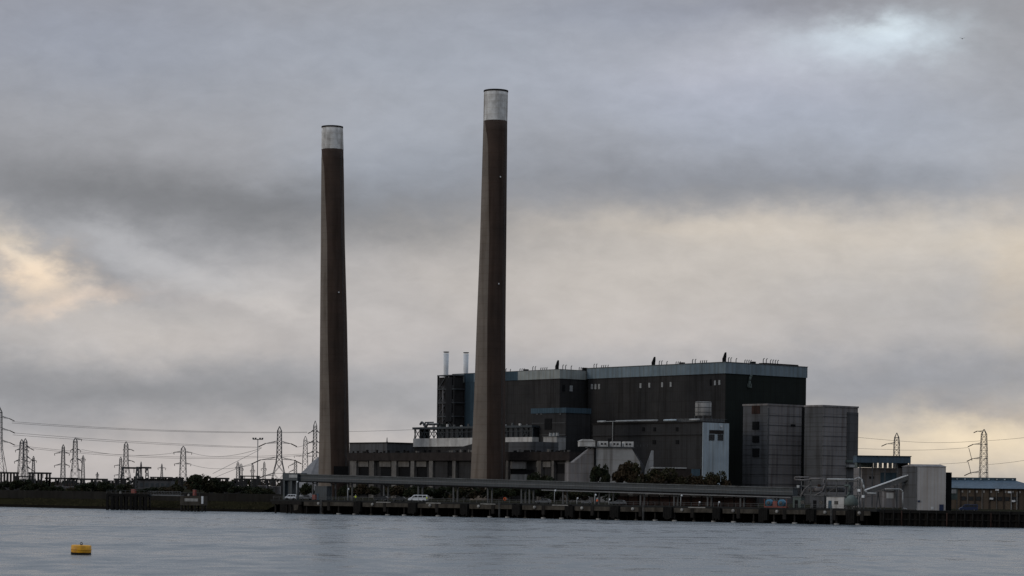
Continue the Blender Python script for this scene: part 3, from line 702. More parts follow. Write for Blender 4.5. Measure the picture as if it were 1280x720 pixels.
# ================================================================ vehicles
def car(label, pos, rz, paint, L=4.5, H=1.45, kind='car', group='vehicles parked on the jetty'):
    t = thing('parked_van' if kind == 'van' else 'parked_car', label, kind, pos, rz, group)
    if kind == 'van': prof = [(0,.35),(L,.35),(L,H*.9),(L-.12,H),(L*.30,H),(L*.17,H*.62),(.12,H*.5),(0,H*.42)]
    else: prof = [(0,.32),(L,.32),(L,.85),(L-.15,.92),(L*.84,H*.97),(L*.70,H),(L*.42,H),(L*.26,.93),(.15,.80),(0,.65)]
    g = G().prism(prof, 'y', -.85, .85); o = g.build('body', paint, t)
    bm = bmesh.new(); bm.from_mesh(o.data); bmesh.ops.bevel(bm, geom=list(bm.edges), offset=.06, segments=2, affect='EDGES'); bm.to_mesh(o.data); bm.free()
    if kind == 'van': wp = [[(L*.33,H*.62),(L*.50,H*.62),(L*.50,H*.90),(L*.34,H*.90)], [(L*.20,H*.60),(L*.31,H*.60),(L*.315,H*.90)], [(L*.53,H*.62),(L*.74,H*.62),(L*.74,H*.9),(L*.53,H*.9)], [(L*.77,H*.62),(L*.95,H*.62),(L*.93,H*.9),(L*.77,H*.9)]]
    else: wp = [[(L*.31,.93),(L*.52,.93),(L*.52,H*.95),(L*.43,H*.95)], [(L*.55,.93),(L*.80,.93),(L*.76,H*.93),(L*.69,H*.95),(L*.55,H*.95)]]
    for p in wp: G().prism(p, 'y', -.87, .87).build('side_window', 'glass', t)
    G().add([(L*.285,-.7,.98),(L*.285,.7,.98),(L*.40,.62,H*.97),(L*.40,-.62,H*.97)] if kind != 'van' else [(L*.165,-.7,H*.66),(L*.165,.7,H*.66),(L*.285,.66,H*.97),(L*.285,-.66,H*.97)], [(0,1,2,3)]).build('windscreen', 'glass', t)
    for x in (L*.19, L*.80):
        for y in (-.78, .78):
            wo = G().bar((x, y-.1, .33), (x, y+.1, .33), .66, 0, 16).build('wheel', 'tyre', t)
            G().bar((x, y-.12, .33), (x, y+.12, .33), .36, 0, 12).build('rim', 'galv', wo)
    for y in (-.6, .6): G().box(-.03, .1, y-.15, y+.15, .6, .75).build('headlight', 'whiteclean', t)
    for y in (-.65, .65): G().box(L-.08, L+.02, y-.1, y+.1, .7, .9).build('tail_light', 'red', t)
    return t
DZ = 4.4
def jp(px, yl): return J.w(J.ony(px, 625, yl)[0], yl, DZ)
car('long white estate van facing left, largest vehicle on the jetty', jp(510.5, 6), R(-8), 'carwhite', 6.1, 2.1, 'van')
car('dark car nearest the yellow-vested worker on the jetty', jp(467.5, 6), R(-8), 'carblack', 4.7, 1.6, 'car')
car('dark car directly left of the long white van', jp(490, 6), R(-8), 'carblack', 4.4, 1.45, 'car')
car('pale van beside the steel tower at the jetty left end', jp(356.5, 5), R(-8), 'carwhite', 3.7, 1.7, 'van')
car('pale grey car between the lamp post and the red cabinet', jp(375, 5), R(-8), 'carsilver', 4.0, 1.5, 'car')
car('silver car parked by the lamp post at mid jetty', jp(669.5, 6), R(-6), 'carsilver', 4.8, 1.5, 'car')
car('silver car parked right of the orange-clad worker', jp(763, 6), R(-6), 'carsilver', 4.8, 1.45, 'car')
car('dark blue van parked before the brick office', gp(1199, 668), R(-4), 'carblue', 5.1, 2.0, 'van', None)
car('small pale trailer-like van left of the orange-clad worker', jp(727, 6), R(-6), 'carsilver', 3.0, 1.2, 'car')

# ================================================================ jetty
t = thing('jetty', 'long dark concrete jetty on piles in front of the power station', 'jetty', J.K, J.phi)
G().box(-1, JL, .3, JD, 3.75, DZ).build('deck', 'asphalt', t)
G().box(-1, JL, JD-2.5, JD, -1, 3.7).build('under_deck_backing', 'timber', t)  # dark wall added so the space under the deck reads black
fend = [448, 516.5, 581, 647, 712, 769, 836, 897, 955, 1014, 1064]
fx = [J.ony(p, 640)[0] for p in fend]
for x in fx:
    a_, b_ = random.uniform(1.1, 1.6), random.uniform(1.1, 1.6); g = G()
    for q_ in range(5):
        u0 = x-a_+(a_+b_)*q_/5; g.box(u0, u0+(a_+b_)/5-.06, -.8, .3, random.uniform(.3, 1.1), DZ-random.uniform(.1, .5))
    g.box(x-a_, x+b_, -.6, .2, 1.9, 2.3); g.build('fender_panel', 'timber', t)
for px in (402, 625, 805, 1040):
    x_ = J.ony(px, 640)[0]; g = G()
    for q_ in (-.22, .22): g.bar((x_+q_, -.45, -.3), (x_+q_, -.45, DZ+.9), .09)
    for q_ in range(12): g.bar((x_-.22, -.45, .1+q_*.38), (x_+.22, -.45, .1+q_*.38), .06)
    g.build('ladder', 'steel', t)
ed = [3.5]+fx+[JL]
for i in range(len(ed)-1):
    a, b_ = ed[i]+1.7, ed[i+1]-1.7
    if i == 0: a = J.ony(380, 640)[0]
    mid = (a+b_)/2+random.uniform(-1, 1)
    for j, (u, v) in enumerate(((a, mid-.5), (mid+.5, b_))):
        G().box(u, v, -.15, .5, 2.55+.12*j, 3.85).build('edge_beam', 'deckc', t)
    G().box(mid-.5, mid+.5, -.3, .5, 1.2, 3.9).build('pier_head', 'pile', t)
    x = a+(b_-a)*(.22 if i % 2 else .3); G().bar((x, -.45, 3.35), (x, -.1, 3.35), .9, 0, 14).build('mooring_disc', 'collar', t)
k = 0; x = 1.0
while x < JL-1:
    for y in (.6, 6.5):
        o = G().bar((x, y, -2), (x, y, 3.76), .62, 0, 10).build('pile', 'pile', t)
        if y < 1 and x > 18: G().bar((x, y, -.6), (x, y, .38), 1.5 if k % 3 else 1.0, 0, 12).build('pile_cap', 'collar' if k % 3 else 'deckc', o)
    x += 6.4; k += 1
g = G(); x = 0
while x < JL: g.bar((x, .6, DZ), (x, .6, DZ+1.05), .07); x += 2.4
g.bar((0, .6, DZ+1.05), (JL, .6, DZ+1.05), .07).bar((0, .6, DZ+.55), (JL, .6, DZ+.55), .05)
g.build('handrail', 'steel', t)
G().box(0, J.ony(377, 640)[0], -.2, .5, 2.9, 3.9).build('end_beam', 'pile', t)
xa = J.ony(372, 640)[0]; G().prism([(xa-1.4, 1.0), (xa, 1.2), (xa+.6, 3.8), (xa-1.8, 3.8)], 'y', -.1, .6).build('bracket', 'deckc', t)
for px in (470, 532, 600, 690, 860): x_ = J.ony(px, 640)[0]; G().box(x_, x_+5.5, .05, .3, 3.95, 4.2).build('kerb', 'collar', t)

# conveyor gallery over the jetty
YC = 9.0
xa, za_ = J.ony(372, 592.3, YC); xb_, zb_ = J.ony(991, 609.3, YC); zc = J.ony(372, 602.3, YC)[1]
hg = za_-zc
t = thing('conveyor_gallery', 'long dark raised conveyor gallery on posts running the length of the jetty', 'conveyor', J.K, J.phi)
def slab(x0, x1, y0, y1, d0, d1):
    def zz_(x): return za_+(zb_-za_)*(x-xa)/(xb_-xa)
    vs = [(x, y, zz_(x)+d) for x in (x0, x1) for (y, d) in ((y0, d0), (y1, d0), (y1, d1), (y0, d1))]
    return G().add(vs, [(0,1,2,3),(4,5,6,7),(0,1,5,4),(1,2,6,5),(2,3,7,6),(3,0,4,7)])
slab(xa, xb_, YC, YC+3, -hg, -.3).build('gallery_body', 'steelb', t)
slab(xa-.2, xb_+.2, YC-.3, YC+3.3, -.3, -.02).build('roof', 'roofpale', t)
slab(xa, xb_, YC-.5, YC-.01, -hg-.05, -hg+.35).build('bottom_girder', 'dark', t)
slab(xa, xb_, YC-.12, YC-.01, -1.35, -1.2).build('rail', 'galv', t)
xm = J.ony(680, 610, YC)[0]
slab(xm, xb_, YC-1.4, YC-.9, -hg-.40, -hg-.1).build('service_pipe', 'galv', t)
i = 0
for px in (390, 413, 434, 479, 522, 566, 609, 651, 661, 703, 743, 761, 800, 842, 884, 925, 968):
    x_ = J.ony(px, 615, YC)[0]; zt_ = za_+(zb_-za_)*(x_-xa)/(xb_-xa)-hg
    G().box(x_-.2, x_+.2, YC+.2, YC+.6, DZ, zt_+.05).box(x_-.2, x_+.2, YC+2.4, YC+2.8, DZ, zt_+.05).box(x_-.2, x_+.2, YC+.6, YC+2.4, zt_-.6, zt_-.3).build('support_post', 'steel', t)
# transfer tower at left end
x0 = J.ony(353, 610, YC-1)[0]; x1 = J.ony(371.5, 610, YC-1)[0]; ztp = J.ony(360, 591.2, YC-1)[1]
t = thing('transfer_tower', 'blue grey steel tower at the left end of the conveyor gallery', 'tower', J.w(x0, YC-1, 0), J.phi)
Lx = x1-x0
G().box(0, Lx, 0, 5, ztp-2.4, ztp).build('head_house', 'steelb', t); G().box(.9*Lx*.5, Lx, -.1, 0, ztp-1.5, ztp-.5).build('window_strip', 'pale_pipe', t)
for x in (.1, Lx*.5, Lx-.7): G().box(x, x+.7, .2, 1, DZ, ztp-2.4).build('leg', 'steelb', t)
G().box(.1, Lx*.45, 1.2, 4.5, DZ, ztp-2.4).build('stair_casing', 'steelb', t)
x0 = J.ony(397, 610, YC-.5)[0]; x1 = J.ony(412, 610, YC-.5)[0]
t = thing('switch_house', 'blue grey clad cabin under the conveyor below the shorter chimney', 'cabin', J.w(x0, YC-2, DZ), J.phi)
G().box(0, x1-x0, 0, 2, 0, 4.3).build('wall', 'steelb', t); G().box(-.15, x1-x0+.15, -.15, 2.1, 4.3, 4.5).build('roof', 'steel', t); G().box(.8, 1.8, -.06, .02, 0, 2.1).build('door', 'bluedeep', t)

# brown panelled wall behind jetty
x0 = J.ony(772, 625, JD-1)[0]; x1 = J.ony(945, 625, JD-1)[0]
t = thing('flood_barrier', 'long rust brown panelled wall behind the right half of the jetty', 'wall', J.w(x0, JD-1, DZ), J.phi)
g = G(); L = x1-x0; nb = 13
for i in range(nb): G().box(i*L/nb+.12, (i+1)*L/nb-.12, 0, .3, 0, 2.6).build('panel', 'rust', t)
for i in range(nb+1): G().box(i*L/nb-.12, i*L/nb+.12, -.15, .4, 0, 2.8).build('post', 'timber', t)
G().box(0, L, -.2, .45, 2.8, 3.0).build('coping', 'deckc', t)
# second darker store behind that wall
D = 800; fr = Frame(gp(775, D), Jphi); x1_, zz_ = fr.ony(935, 613)
t = fthing(fr, 'long_store', 'long dark low store just visible under the conveyor behind the rust wall', 'building')
G().box(0, x1_, 0, 8, 0, 5).build('wall', 'brown', t); G().box(-.3, x1_+.3, -.5, 8.5, 5, 5.4).build('roof', 'soot', t)
for i in range(8): G().box(3+i*6, 5+i*6, -.06, .02, 2.5, 4).build('window', 'glass', t)

# small jetty objects
def lamp(px, ytop, label, yl=2.0, big=False):
    p = jp(px, yl); z = J.ony(px, ytop, yl)[1]-DZ
    t = thing('lamp_post', label, 'lamp post', p, 0, 'lamp posts on the jetty')
    G().lathe((0, 0), [(.14, 0), (.10, z*.5), (.07, z-.2)], 10).build('pole', 'pale_pipe', t)
    G().box(-.1, .1, -.1, .1, 0, .5).build('base_box', 'steel', t)
    o = G().lathe((.25, 0), [(.08, z-.3), (.26, z-.1), (.26, z+.12), (.1, z+.3)], 12).build('lamp_head', 'whiteclean', t)
for px, y, lb in ((370.5, 602.5, 'lamp post beside the transfer tower at the jetty left end'), (434.5, 611.5, 'lamp post just left of the yellow-vested worker'),
                  (693, 613.3, 'lamp post right of the mid jetty silver car'), (721, 623, 'shortest lamp post, left of the small pale vehicle'),
                  (743.5, 618.8, 'lamp post directly above the orange-clad worker'), (761, 624.5, 'short lamp post left of the right silver car'),
                  (851, 619.5, 'lamp post standing before the rust wall, left of its middle'), (873.5, 628, 'short lamp post before the middle of the rust wall'), (898, 628, 'short lamp post before the right part of the rust wall')):
    lamp(px, y, lb)
def person(px, yl, label, vest, z_yaw=0, base=None):
    p = base if base is not None else jp(px, yl)
    t = thing('person', label, 'person', p, z_yaw)
    J_ = {'pel':((0,0,.95),.15), 'wst':((0,0,1.12),.14), 'chs':((0,.01,1.36),.17), 'nk':((0,0,1.52),.065), 'hd':((0,-.01,1.63),.095), 'hd2':((0,-.01,1.74),.085),
          'shl':((-.17,0,1.44),.075), 'ell':((-.25,.04,1.17),.05), 'wrl':((-.24,-.08,.93),.038), 'hal':((-.24,-.11,.85),.04),
          'shr':((.17,0,1.44),.075), 'elr':((.26,.02,1.17),.05), 'wrr':((.25,-.1,.94),.038), 'har':((.25,-.13,.86),.04),
          'hil':((-.09,0,.88),.10), 'knl':((-.11,-.03,.48),.07), 'anl':((-.12,.05,.09),.05), 'tol':((-.13,-.1,.05),.045),
          'hir':((.09,0,.88),.10), 'knr':((.12,-.01,.48),.07), 'anr':((.14,.0,.09),.05), 'tor':((.16,-.15,.05),.045)}
    E = [('pel','wst'),('wst','chs'),('chs','nk'),('nk','hd'),('hd','hd2'),('chs','shl'),('shl','ell'),('ell','wrl'),('wrl','hal'),('chs','shr'),('shr','elr'),('elr','wrr'),('wrr','har'),
         ('pel','hil'),('hil','knl'),('knl','anl'),('anl','tol'),('pel','hir'),('hir','knr'),('knr','anr'),('anr','tor')]
    names = list(J_); me = bpy.data.meshes.new('person_body'); me.from_pydata([J_[n_][0] for n_ in names], [(names.index(a), names.index(b)) for a, b in E], [])
    o = bpy.data.objects.new('body', me); C.objects.link(o)
    sk = o.modifiers.new('s', 'SKIN'); su = o.modifiers.new('u', 'SUBSURF'); su.levels = 1
    for i, n_ in enumerate(names):
        r_ = J_[n_][1]; me.skin_vertices[0].data[i].radius = (r_, r_); me.skin_vertices[0].data[i].use_root = (i == 0)
    dg = bpy.context.evaluated_depsgraph_get(); nm = bpy.data.meshes.new_from_object(o.evaluated_get(dg)); o.modifiers.clear(); o.data = nm
    nm.materials.clear()
    for m_ in ('navy', 'skin', vest): nm.materials.append(K[m_])
    for pl in nm.polygons:
        c = pl.center; pl.material_index = 1 if (c.z > 1.52 or (abs(c.x) > .2 and c.z < .9)) else (2 if c.z > 1.0 else 0); pl.use_smooth = True
    o.parent = t
    prof = [(.17, .88), (.19, 1.0), (.185, 1.2), (.215, 1.38), (.16, 1.49)]
    n = 16; vs = [(r_*math.cos(2*math.pi*i/n), r_*.8*math.sin(2*math.pi*i/n), z) for r_, z in prof for i in range(n)]
    G().add(vs, [(k*n+i, k*n+(i+1) % n, (k+1)*n+(i+1) % n, (k+1)*n+i) for k in range(4) for i in range(n)], 0, True).build('vest', vest, t)
    G().lathe((0, -.01), [(.135, 1.70), (.115, 1.78), (.07, 1.84), (.01, 1.86)], 14).build('helmet', 'whiteclean', t)
    G().box(-.025, .025, -.13, -.09, 1.64, 1.68).build('nose', 'skin', t)
    return t
person(444.5, 3, 'worker in a yellow hi-vis vest standing alone on the jetty, left', 'hivis')
person(533.5, 3, 'worker in a yellow hi-vis vest at the rear of the long white van', 'hivis', R(40))
person(746.5, 3, 'worker in orange hi-vis clothing on the jetty near mid right', 'orange', R(-30))
# lifebuoy and red cabinet
p = jp(631, 1.2); t = thing('lifebuoy_stand', 'orange lifebuoy on a short post on the jetty right of the taller chimney', 'lifebuoy', p)
G().bar((0, 0, 0), (0, 0, 1.6), .1).build('post', 'steel', t)
g = G(); R1, r1 = .38, .10
vs = [((R1+r1*math.cos(b_))*math.cos(a), -.12+r1*math.sin(b_), 1.25+(R1+r1*math.cos(b_))*math.sin(a)) for a in [2*math.pi*i/16 for i in range(16)] for b_ in [2*math.pi*j/8 for j in range(8)]]
g.add(vs, [(i*8+j, ((i+1) % 16)*8+j, ((i+1) % 16)*8+(j+1) % 8, i*8+(j+1) % 8) for i in range(16) for j in range(8)], 0, True).build('ring', 'orange', t)
def redbox(pos, w, h, lab, name='equipment_cabinet'):
    t = thing(name, lab, 'cabinet', pos, Jphi); G().box(-w/2, w/2, -.4, .4, .15, h).build('case', 'red', t)
    G().box(-w/2-.05, w/2+.05, -.45, .45, h, h+.1).build('lid', 'steel', t)
    for x in (-w/2+.1, w/2-.1): G().bar((x, 0, 0), (x, 0, .2), .1).build('foot', 'steel', t)
redbox(jp(393, 3), 1.2, 1.7, 'red cabinet on the jetty between the pale grey car and the blue cabin')
# blue drums on a red frame
t = thing('hose_reel', 'pair of blue reels in a red frame on the jetty below the grey towers', 'hose reel', jp(955, 3), Jphi)
G().box(0, 7, 0, 1.8, 0, .35).build('frame', 'red', t)
for x in (1.3, 5.2):
    dr = G().bar((x, .2, 1.3), (x, 1.6, 1.3), 2.0, 0, 18).build('reel', 'bluepaint', t); G().bar((x, .1, 1.3), (x, .2, 1.3), 1.1, 0, 14).build('hub', 'steel', dr)
G().box(2.6, 3.9, .3, 1.5, .35, 1.8).build('motor_box', 'red', t)
for x in (0, 6.9): G().box(x, x+.15, .1, .25, .35, 2.4).build('upright', 'red', t)

# pipework cluster at right end of the jetty
def jl(px, py, yl): x_, z_ = J.ony(px, py, yl); return Vector((x_, yl, z_))
t = thing('pipe_rack', 'tangle of grey pipes and steel frames at the right end of the jetty', 'pipe rack', J.K, J.phi)
g = G()
pxs = [1002, 1014, 1031, 1046, 1060, 1072, 1080]
for px in pxs:
    for yl in (5, 9):
        p = jl(px, 600, yl); g.bar((p.x, yl, DZ), (p.x, yl, p.z), .28)
for py in (600.5, 607.5, 618):
    for yl in (5, 9): g.bar(jl(1000, py, yl), jl(1080, py+1.4, yl), .28)
for i in range(len(pxs)-1):
    if i % 2 == 0: g.bar(jl(pxs[i], 618, 5), jl(pxs[i+1], 608, 5), .16)
g.build('frame', 'steel', t)
for (a, b_, r_, m_) in (((1012,611),(1030,611.5),.85,'silo'), ((1034,611.5),(1055,612),.75,'silodark')):
    p, q = jl(*a, 6.5), jl(*b_, 6.5); G().bar(p, q, r_*2, 0, 16).build('vessel', m_, t)
for pts, r_ in (([(1012,600,4.5),(993.5,599.6,4.5),(993.5,596.3,4.5),(1011,596.5,4.5)], .16), ([(1011,603.5,4.6),(1012,598,4.6),(1030,598,4.6),(1030,603,4.6)], .15),
                ([(1034,599,4.6),(1068,599.5,4.6),(1073,597,4.6),(1077,599,4.6),(1079,606,4.6),(1080.5,612,4.6),(1084,616.5,4.6),(1095,617,4.6)], .24),
                ([(1014,622,4.5),(1028,614,4.5),(1031,606,4.5)], .14), ([(1056,607,4.5),(1062,607,4.5),(1062,615,4.5),(1058,622,4.5)], .3), ([(1000,622,4.5),(1005,612,4.5),(1012,606,4.5)], .14),
                ([(1076,636,4.5),(1076,622,4.5),(1072,612,4.5)], .2)):
    G().tube([jl(*p) for p in pts], r_, 0, 8).build('pipe', 'cardboard' if r_ > .25 else 'pale_pipe' if r_ > .2 else 'silo', t)
for px, py, m_ in ((1074,613,'whiteclean'), (1079,620.5,'whiteclean'), (1024,607,'rust'), (998,608,'pale_pipe')):
    p = jl(px, py, 4.4); G().box(p.x-.35, p.x+.35, p.y-.3, p.y+.3, p.z-.35, p.z+.35).build('valve', m_, t)
# tank and cabins on the jetty end
p = jl(1068, 634, 5.5); t = thing('green_grey_tank', 'squat green grey tank with domed top below the pipes, left of the sloping conveyor', 'tank', J.w(p.x, 3.5, DZ), J.phi)
G().lathe((0, 0), [(1.7, .8), (2.0, 1.3), (1.8, 2.5), (1.1, 3.4), (.5, 3.8)], 20).build('vessel', 'cardboard', t)
for a in range(4): G().box(1.2*math.cos(a*math.pi/2+.78)-.12, 1.2*math.cos(a*math.pi/2+.78)+.12, 1.2*math.sin(a*math.pi/2+.78)-.12, 1.2*math.sin(a*math.pi/2+.78)+.12, 0, 1).build('leg', 'steel', t)
def jcabin(p0, p1, yt, lab, m_, door):
    x0 = J.ony(p0, 630, 3.2)[0]; x1 = J.ony(p1, 630, 3.2)[0]; h_ = J.ony(p0, yt, 3.2)[1]-DZ
    t = thing('site_cabin', lab, 'cabin', J.w(x0, 3.2, DZ), J.phi); G().box(0, x1-x0, 0, 2.5, .1, h_).build('wall', m_, t)
    G().box(-.1, x1-x0+.1, -.15, 2.6, h_, h_+.18).build('roof', 'steel', t); G().box(.6, 1.6, -.06, .02, .1, 2.2).build('door', door, t)
    G().box(2.4, 3.6, -.05, .02, 1.2, 2.1).build('window', 'glass', t)
jcabin(1033, 1055, 621, 'off-white site cabin under the pipe rack', 'white', 'bluedeep')
jcabin(1014, 1030, 620, 'grey site cabin left of the off-white one under the pipe rack', 'silodark', 'dark')
jcabin(991, 1001, 621, 'small green grey cabin right of the blue reels', 'cardboard', 'dark')

# ================================================================ buoy
bp = at(101.2, 693.7, 298); bp.z = 0; bz = 298/F
t = thing('mooring_buoy', 'round yellow mooring buoy with a black waterline floating at lower left', 'buoy', (bp.x, bp.y, 0), R(15))
t.rotation_euler = (R(1.0), R(1.5), R(15))
rb = 1.25
G().lathe((0, 0), [(rb*.98, -.4), (rb, -.1), (rb+.02, .27)], 36).build('black_base', 'tyre', t)
G().lathe((0, 0), [(rb, .272), (rb+.01, .3), (rb, 1.12), (rb-.1, 1.2)], 36).build('drum', 'yellow', t)
G().lathe((0, 0), [(rb+.015, .6), (rb+.05, .63), (rb+.05, .70), (rb+.015, .73)], 36).build('band', 'yellow', t)
G().cyl((0, 0), .14, .14, 1.2, 1.32, 10).tube([(-.13, 0, 1.3), (-.13, 0, 1.45), (0, 0, 1.55), (.13, 0, 1.45), (.13, 0, 1.3)], .045, 0, 6).build('mooring_eye', 'steel', t)

# ================================================================ dolphins on the left
def dolphin(px0, px1, ytop, ybot, D, lab, wallm, full):
    fr = Frame(gp(px0, D, 0), R(-6), 0); x1, zt_ = fr.ony(px1, ytop); zb_ = fr.ony(px0, ybot)[1]
    t = fthing(fr, 'mooring_dolphin', lab, 'mooring platform')
    t['group'] = 'mooring platforms left of the jetty'
    G().box(0, x1, 0, 6, zb_, zt_).build('platform', wallm, t)
    for i in range(int(x1/2)+1):
        for y in (.4, 5): G().bar((.4+i*(x1-.8)/int(x1/2), y, -2), (.4+i*(x1-.8)/int(x1/2), y, zb_), .6, 0, 8).build('pile', 'pile', t)
    if full:
        for i in range(9): x_ = i*x1/8.6; G().box(x_, x_+.75, -.5, -.02, -.8, zt_-.4-(i % 3)*.3).build('fender', 'timber', t)
        G().box(0, x1, -.3, .0, 1.0, 1.4).build('waling', 'timber', t)
    g = G()
    for i in range(int(x1/1.6)+1): g.bar((i*1.6, .1, zt_), (i*1.6, .1, zt_+1.1), .07)
    g.bar((0, .1, zt_+1.1), (x1, .1, zt_+1.1), .07).build('handrail', 'steel', t)
    G().cyl((x1*.3, 2), .35, .25, zt_, zt_+.7, 12).build('bollard', 'collar', t)
    return fr, x1, zt_, t
fr1, L1, zt1, _ = dolphin(133, 184, 617.3, 620.5, 800, 'dark timber fendered mooring platform left of the walkway', 'timber', True)
fr2, L2, zt2, t2 = dolphin(225, 254, 620.3, 631.5, 782, 'mooring platform with a pale concrete front right of the walkway', 'deckc', False)
G().box(L2-.6, L2+.05, -.08, 0, 2.6, zt2).build('white_post', 'whiteclean', t2); G().box(1.5, 6, -.08, 0, 3.3, 4.3).build('pale_patch', 'collar', t2)
redbox(fr1.w(8.6, 2.5, zt1), 1.6, 1.5, 'red cabinet on the dark timber mooring platform')
redbox(fr2.w(4.2, 2.5, zt2), .9, 2.1, 'narrow red cabinet on the pale fronted mooring platform')
a = fr1.w(L1, 3, zt1-.2); b_ = fr2.w(0, 3, zt2); d = b_-a
t = thing('walkway', 'thin grey steel walkway linking the two mooring platforms', 'walkway', a, math.atan2(d.y, d.x))
Lw = math.hypot(d.x, d.y); g = G().box(0, Lw, -.6, .6, -.35, 0).build('walkway_deck', 'galv', t)
g = G()
for i in range(13): g.bar((i*Lw/12, -.6, 0), (i*Lw/12, -.6, 1.1), .08); g.bar((i*Lw/12, -.6, 0), (min(i+1, 12)*Lw/12, -.6, 1.1), .05)
g.bar((0, -.6, 1.1), (Lw, -.6, 1.1), .1).build('handrail', 'galv', t)
# flood wall along the bank
p = [Vector((*inward(i), 0)) for i in range(5)]
t = thing('flood_wall', 'long dark flood wall along the top of the left river bank', 'wall', (p[2].x, p[2].y, 3.0))
g = G()
for i in range(1, 4):
    a, b_ = p[i], p[i+1]
    a = a-p[2]; b_ = b_-p[2]; n_ = Vector((-(b_-a).y, (b_-a).x, 0)).normalized()*.35
    g.add([a-n_, b_-n_, b_+n_, a+n_]+[v+Vector((0, 0, 3.0)) for v in (a-n_, b_-n_, b_+n_, a+n_)], [(0,1,2,3),(4,5,6,7),(0,1,5,4),(1,2,6,5),(2,3,7,6),(3,0,4,7)])
g.build('wall_face', mat('flood_wall_concrete', (.022,.020,.017), (.013,.012,.011), ns=.15, streak=.4, rib=6), t)

# ================================================================ pylons, masts, gantries
def pylon(px, ytop, D, bw, tw, arms, label, name='electricity_pylon', th=1.0, waist=None, yaw=0.0, tens=False):
    base = gp(px, D); topz = at(px, ytop, D).z-LAND; u = D/F
    t = thing(name, label, 'pylon', base, yaw, 'electricity pylons on the skyline')
    B = bw*u/2; Tw = tw*u/2; wz = (at(px, waist, D).z-LAND) if waist else topz*.55; W2 = Tw*1.25 if waist else (B*.45+Tw*.55)
    def half(z):
        if z < wz: return B+(W2-B)*z/wz
        if z < topz*.93: return W2+(Tw-W2)*(z-wz)/(topz*.93-wz)
        return max(Tw*(topz-z)/(topz*.07), .05)
    lv = [0]; 
    while lv[-1] < topz*.93: lv.append(min(lv[-1]+max(half(lv[-1])*1.9, topz*.045), topz*.93))
    lv.append(topz); g = G(); wl = .52*u*th; wb = .28*u*th
    for i in range(len(lv)-1):
        a, b_ = half(lv[i]), half(lv[i+1]); z0, z1_ = lv[i], lv[i+1]
        P = [(a,a,z0),(-a,a,z0),(-a,-a,z0),(a,-a,z0)]; Q_ = [(b_,b_,z1_),(-b_,b_,z1_),(-b_,-b_,z1_),(b_,-b_,z1_)]
        for k in range(4):
            j = (k+1) % 4; g.bar(P[k], Q_[k], wl)
            if k in (0, 2): g.bar(P[k], Q_[j], wb).bar(P[j], Q_[k], wb).bar(Q_[k], Q_[j], wb)
            else: g.bar(P[k], Q_[j], wb)
    g.build('tower_body', 'pylon', t)
    for (ya, lpx, rpx, dr) in arms:
        z = at(px, ya, D).z-LAND
        for s_, ext in ((-1, lpx), (1, rpx)):
            if not ext: continue
            X = s_*ext*u*(.66 if tens else 1); h_ = half(z); g = G(); rise = abs(X)*.09
            for y in (-h_, h_): g.bar((s_*h_, y, z), (X, 0, z-dr*u), wl*.9).bar((s_*h_, y, z+rise+.5), (X, 0, z-dr*u), wl*.7)
            g.bar((s_*h_, 0, z+rise+.5), ((s_*h_+X)/2, 0, z-dr*u*.5), wb).bar(((s_*h_+X)/2, 0, z-dr*u*.5), ((s_*h_+X)/2, 0, z+rise*.5-dr*u*.5), wb)
            ar = g.build('cross_arm', 'pylon', t)
            if tens:
                G().bar((X, 0, z-dr*u), (s_*ext*u, 0, z-dr*u-ext*.16*u), 1.0*u*th, 0, 6).build('insulator', 'insul', ar)
            else: G().bar((X, 0, z-dr*u), (X-s_*.6*u, 0, z-dr*u-2.6*u), .8*u*th, 0, 6).build('insulator', 'insul', ar)
    return t
pylon(-2, 508, 1540, 24, 6, [(522,16,19,1),(537,20,20,1),(552,14,20,1)], 'pylon cut by the left edge of the photo', waist=560, tens=True, th=1.15)
pylon(26.5, 549, 2300, 11, 4, [(562,8,9,1),(576,9,10,1)], 'left half of the paired pylons near the left edge', waist=566)
pylon(31, 548, 2330, 10, 4, [(558,5,11,3),(571,5,11,3),(584,5,12,3)], 'right half of the paired pylons near the left edge', waist=580, tens=True)
pylon(78.5, 555.5, 2500, 6, 3, [(566,11,8,1),(581,11,8,1)], 'slim pylon just left of the taller one with bent arms')
pylon(93.5, 547, 2380, 13, 4.5, [(549,0,8,0),(562,6,7,1),(574,6,8,2),(587,4,8,2)], 'pylon with short right arms, second group from the left', waist=575)
pylon(103.5, 569, 3000, 5, 2, [(574,4,3,0)], 'small pale pylon right of the second pylon group', th=.8)
pylon(41.5, 570, 3100, 5, 2, [(576,4,4,0)], 'small distant pylon right of the paired pylons', th=.8)
pylon(157, 552, 2250, 16, 4.5, [(562,4,10,0),(576,4,11,0)], 'pylon with drooping right arms above the switchgear frame', waist=582, tens=True)
pylon(150.5, 571, 2900, 5, 2.5, [(582,8,2,0),(594,8,2,0)], 'slim pylon directly left of the drooping-arm pylon', th=.85)
pylon(176, 577, 2700, 3, 1.2, [(582,1,1,0)], 'thin pointed mast above the switchgear frame', 'lattice_mast')
pylon(202, 579.5, 3000, 4, 1.2, [(585,5,5,0)], 'tiny pylon between the switchgear frame and the square topped pylon', th=.8)
pylon(228.5, 557.5, 2500, 9.5, 5, [(565.5,12,11,0),(580,11,10,0)], 'evenly armed pylon above the round brown bush', waist=572)
pylon(121.5, 590, 3000, 3, 1, [(593,2,2,0)], 'tiny distant pylon tip above the bushes left of centre', th=.7)
pylon(297, 577, 2300, 4.5, 2.6, [(584,3,2,0)], 'left slim lattice column of the pair right of the round bush', th=.8)
pylon(301, 579.5, 2350, 4.5, 2.6, [(586,2,3,0)], 'right slim lattice column of the pair right of the round bush', th=.8)
pylon(315.5, 580, 2500, 4, 2, [(588,3,3,0)], 'faint lattice column left of the floodlight mast', th=.75)
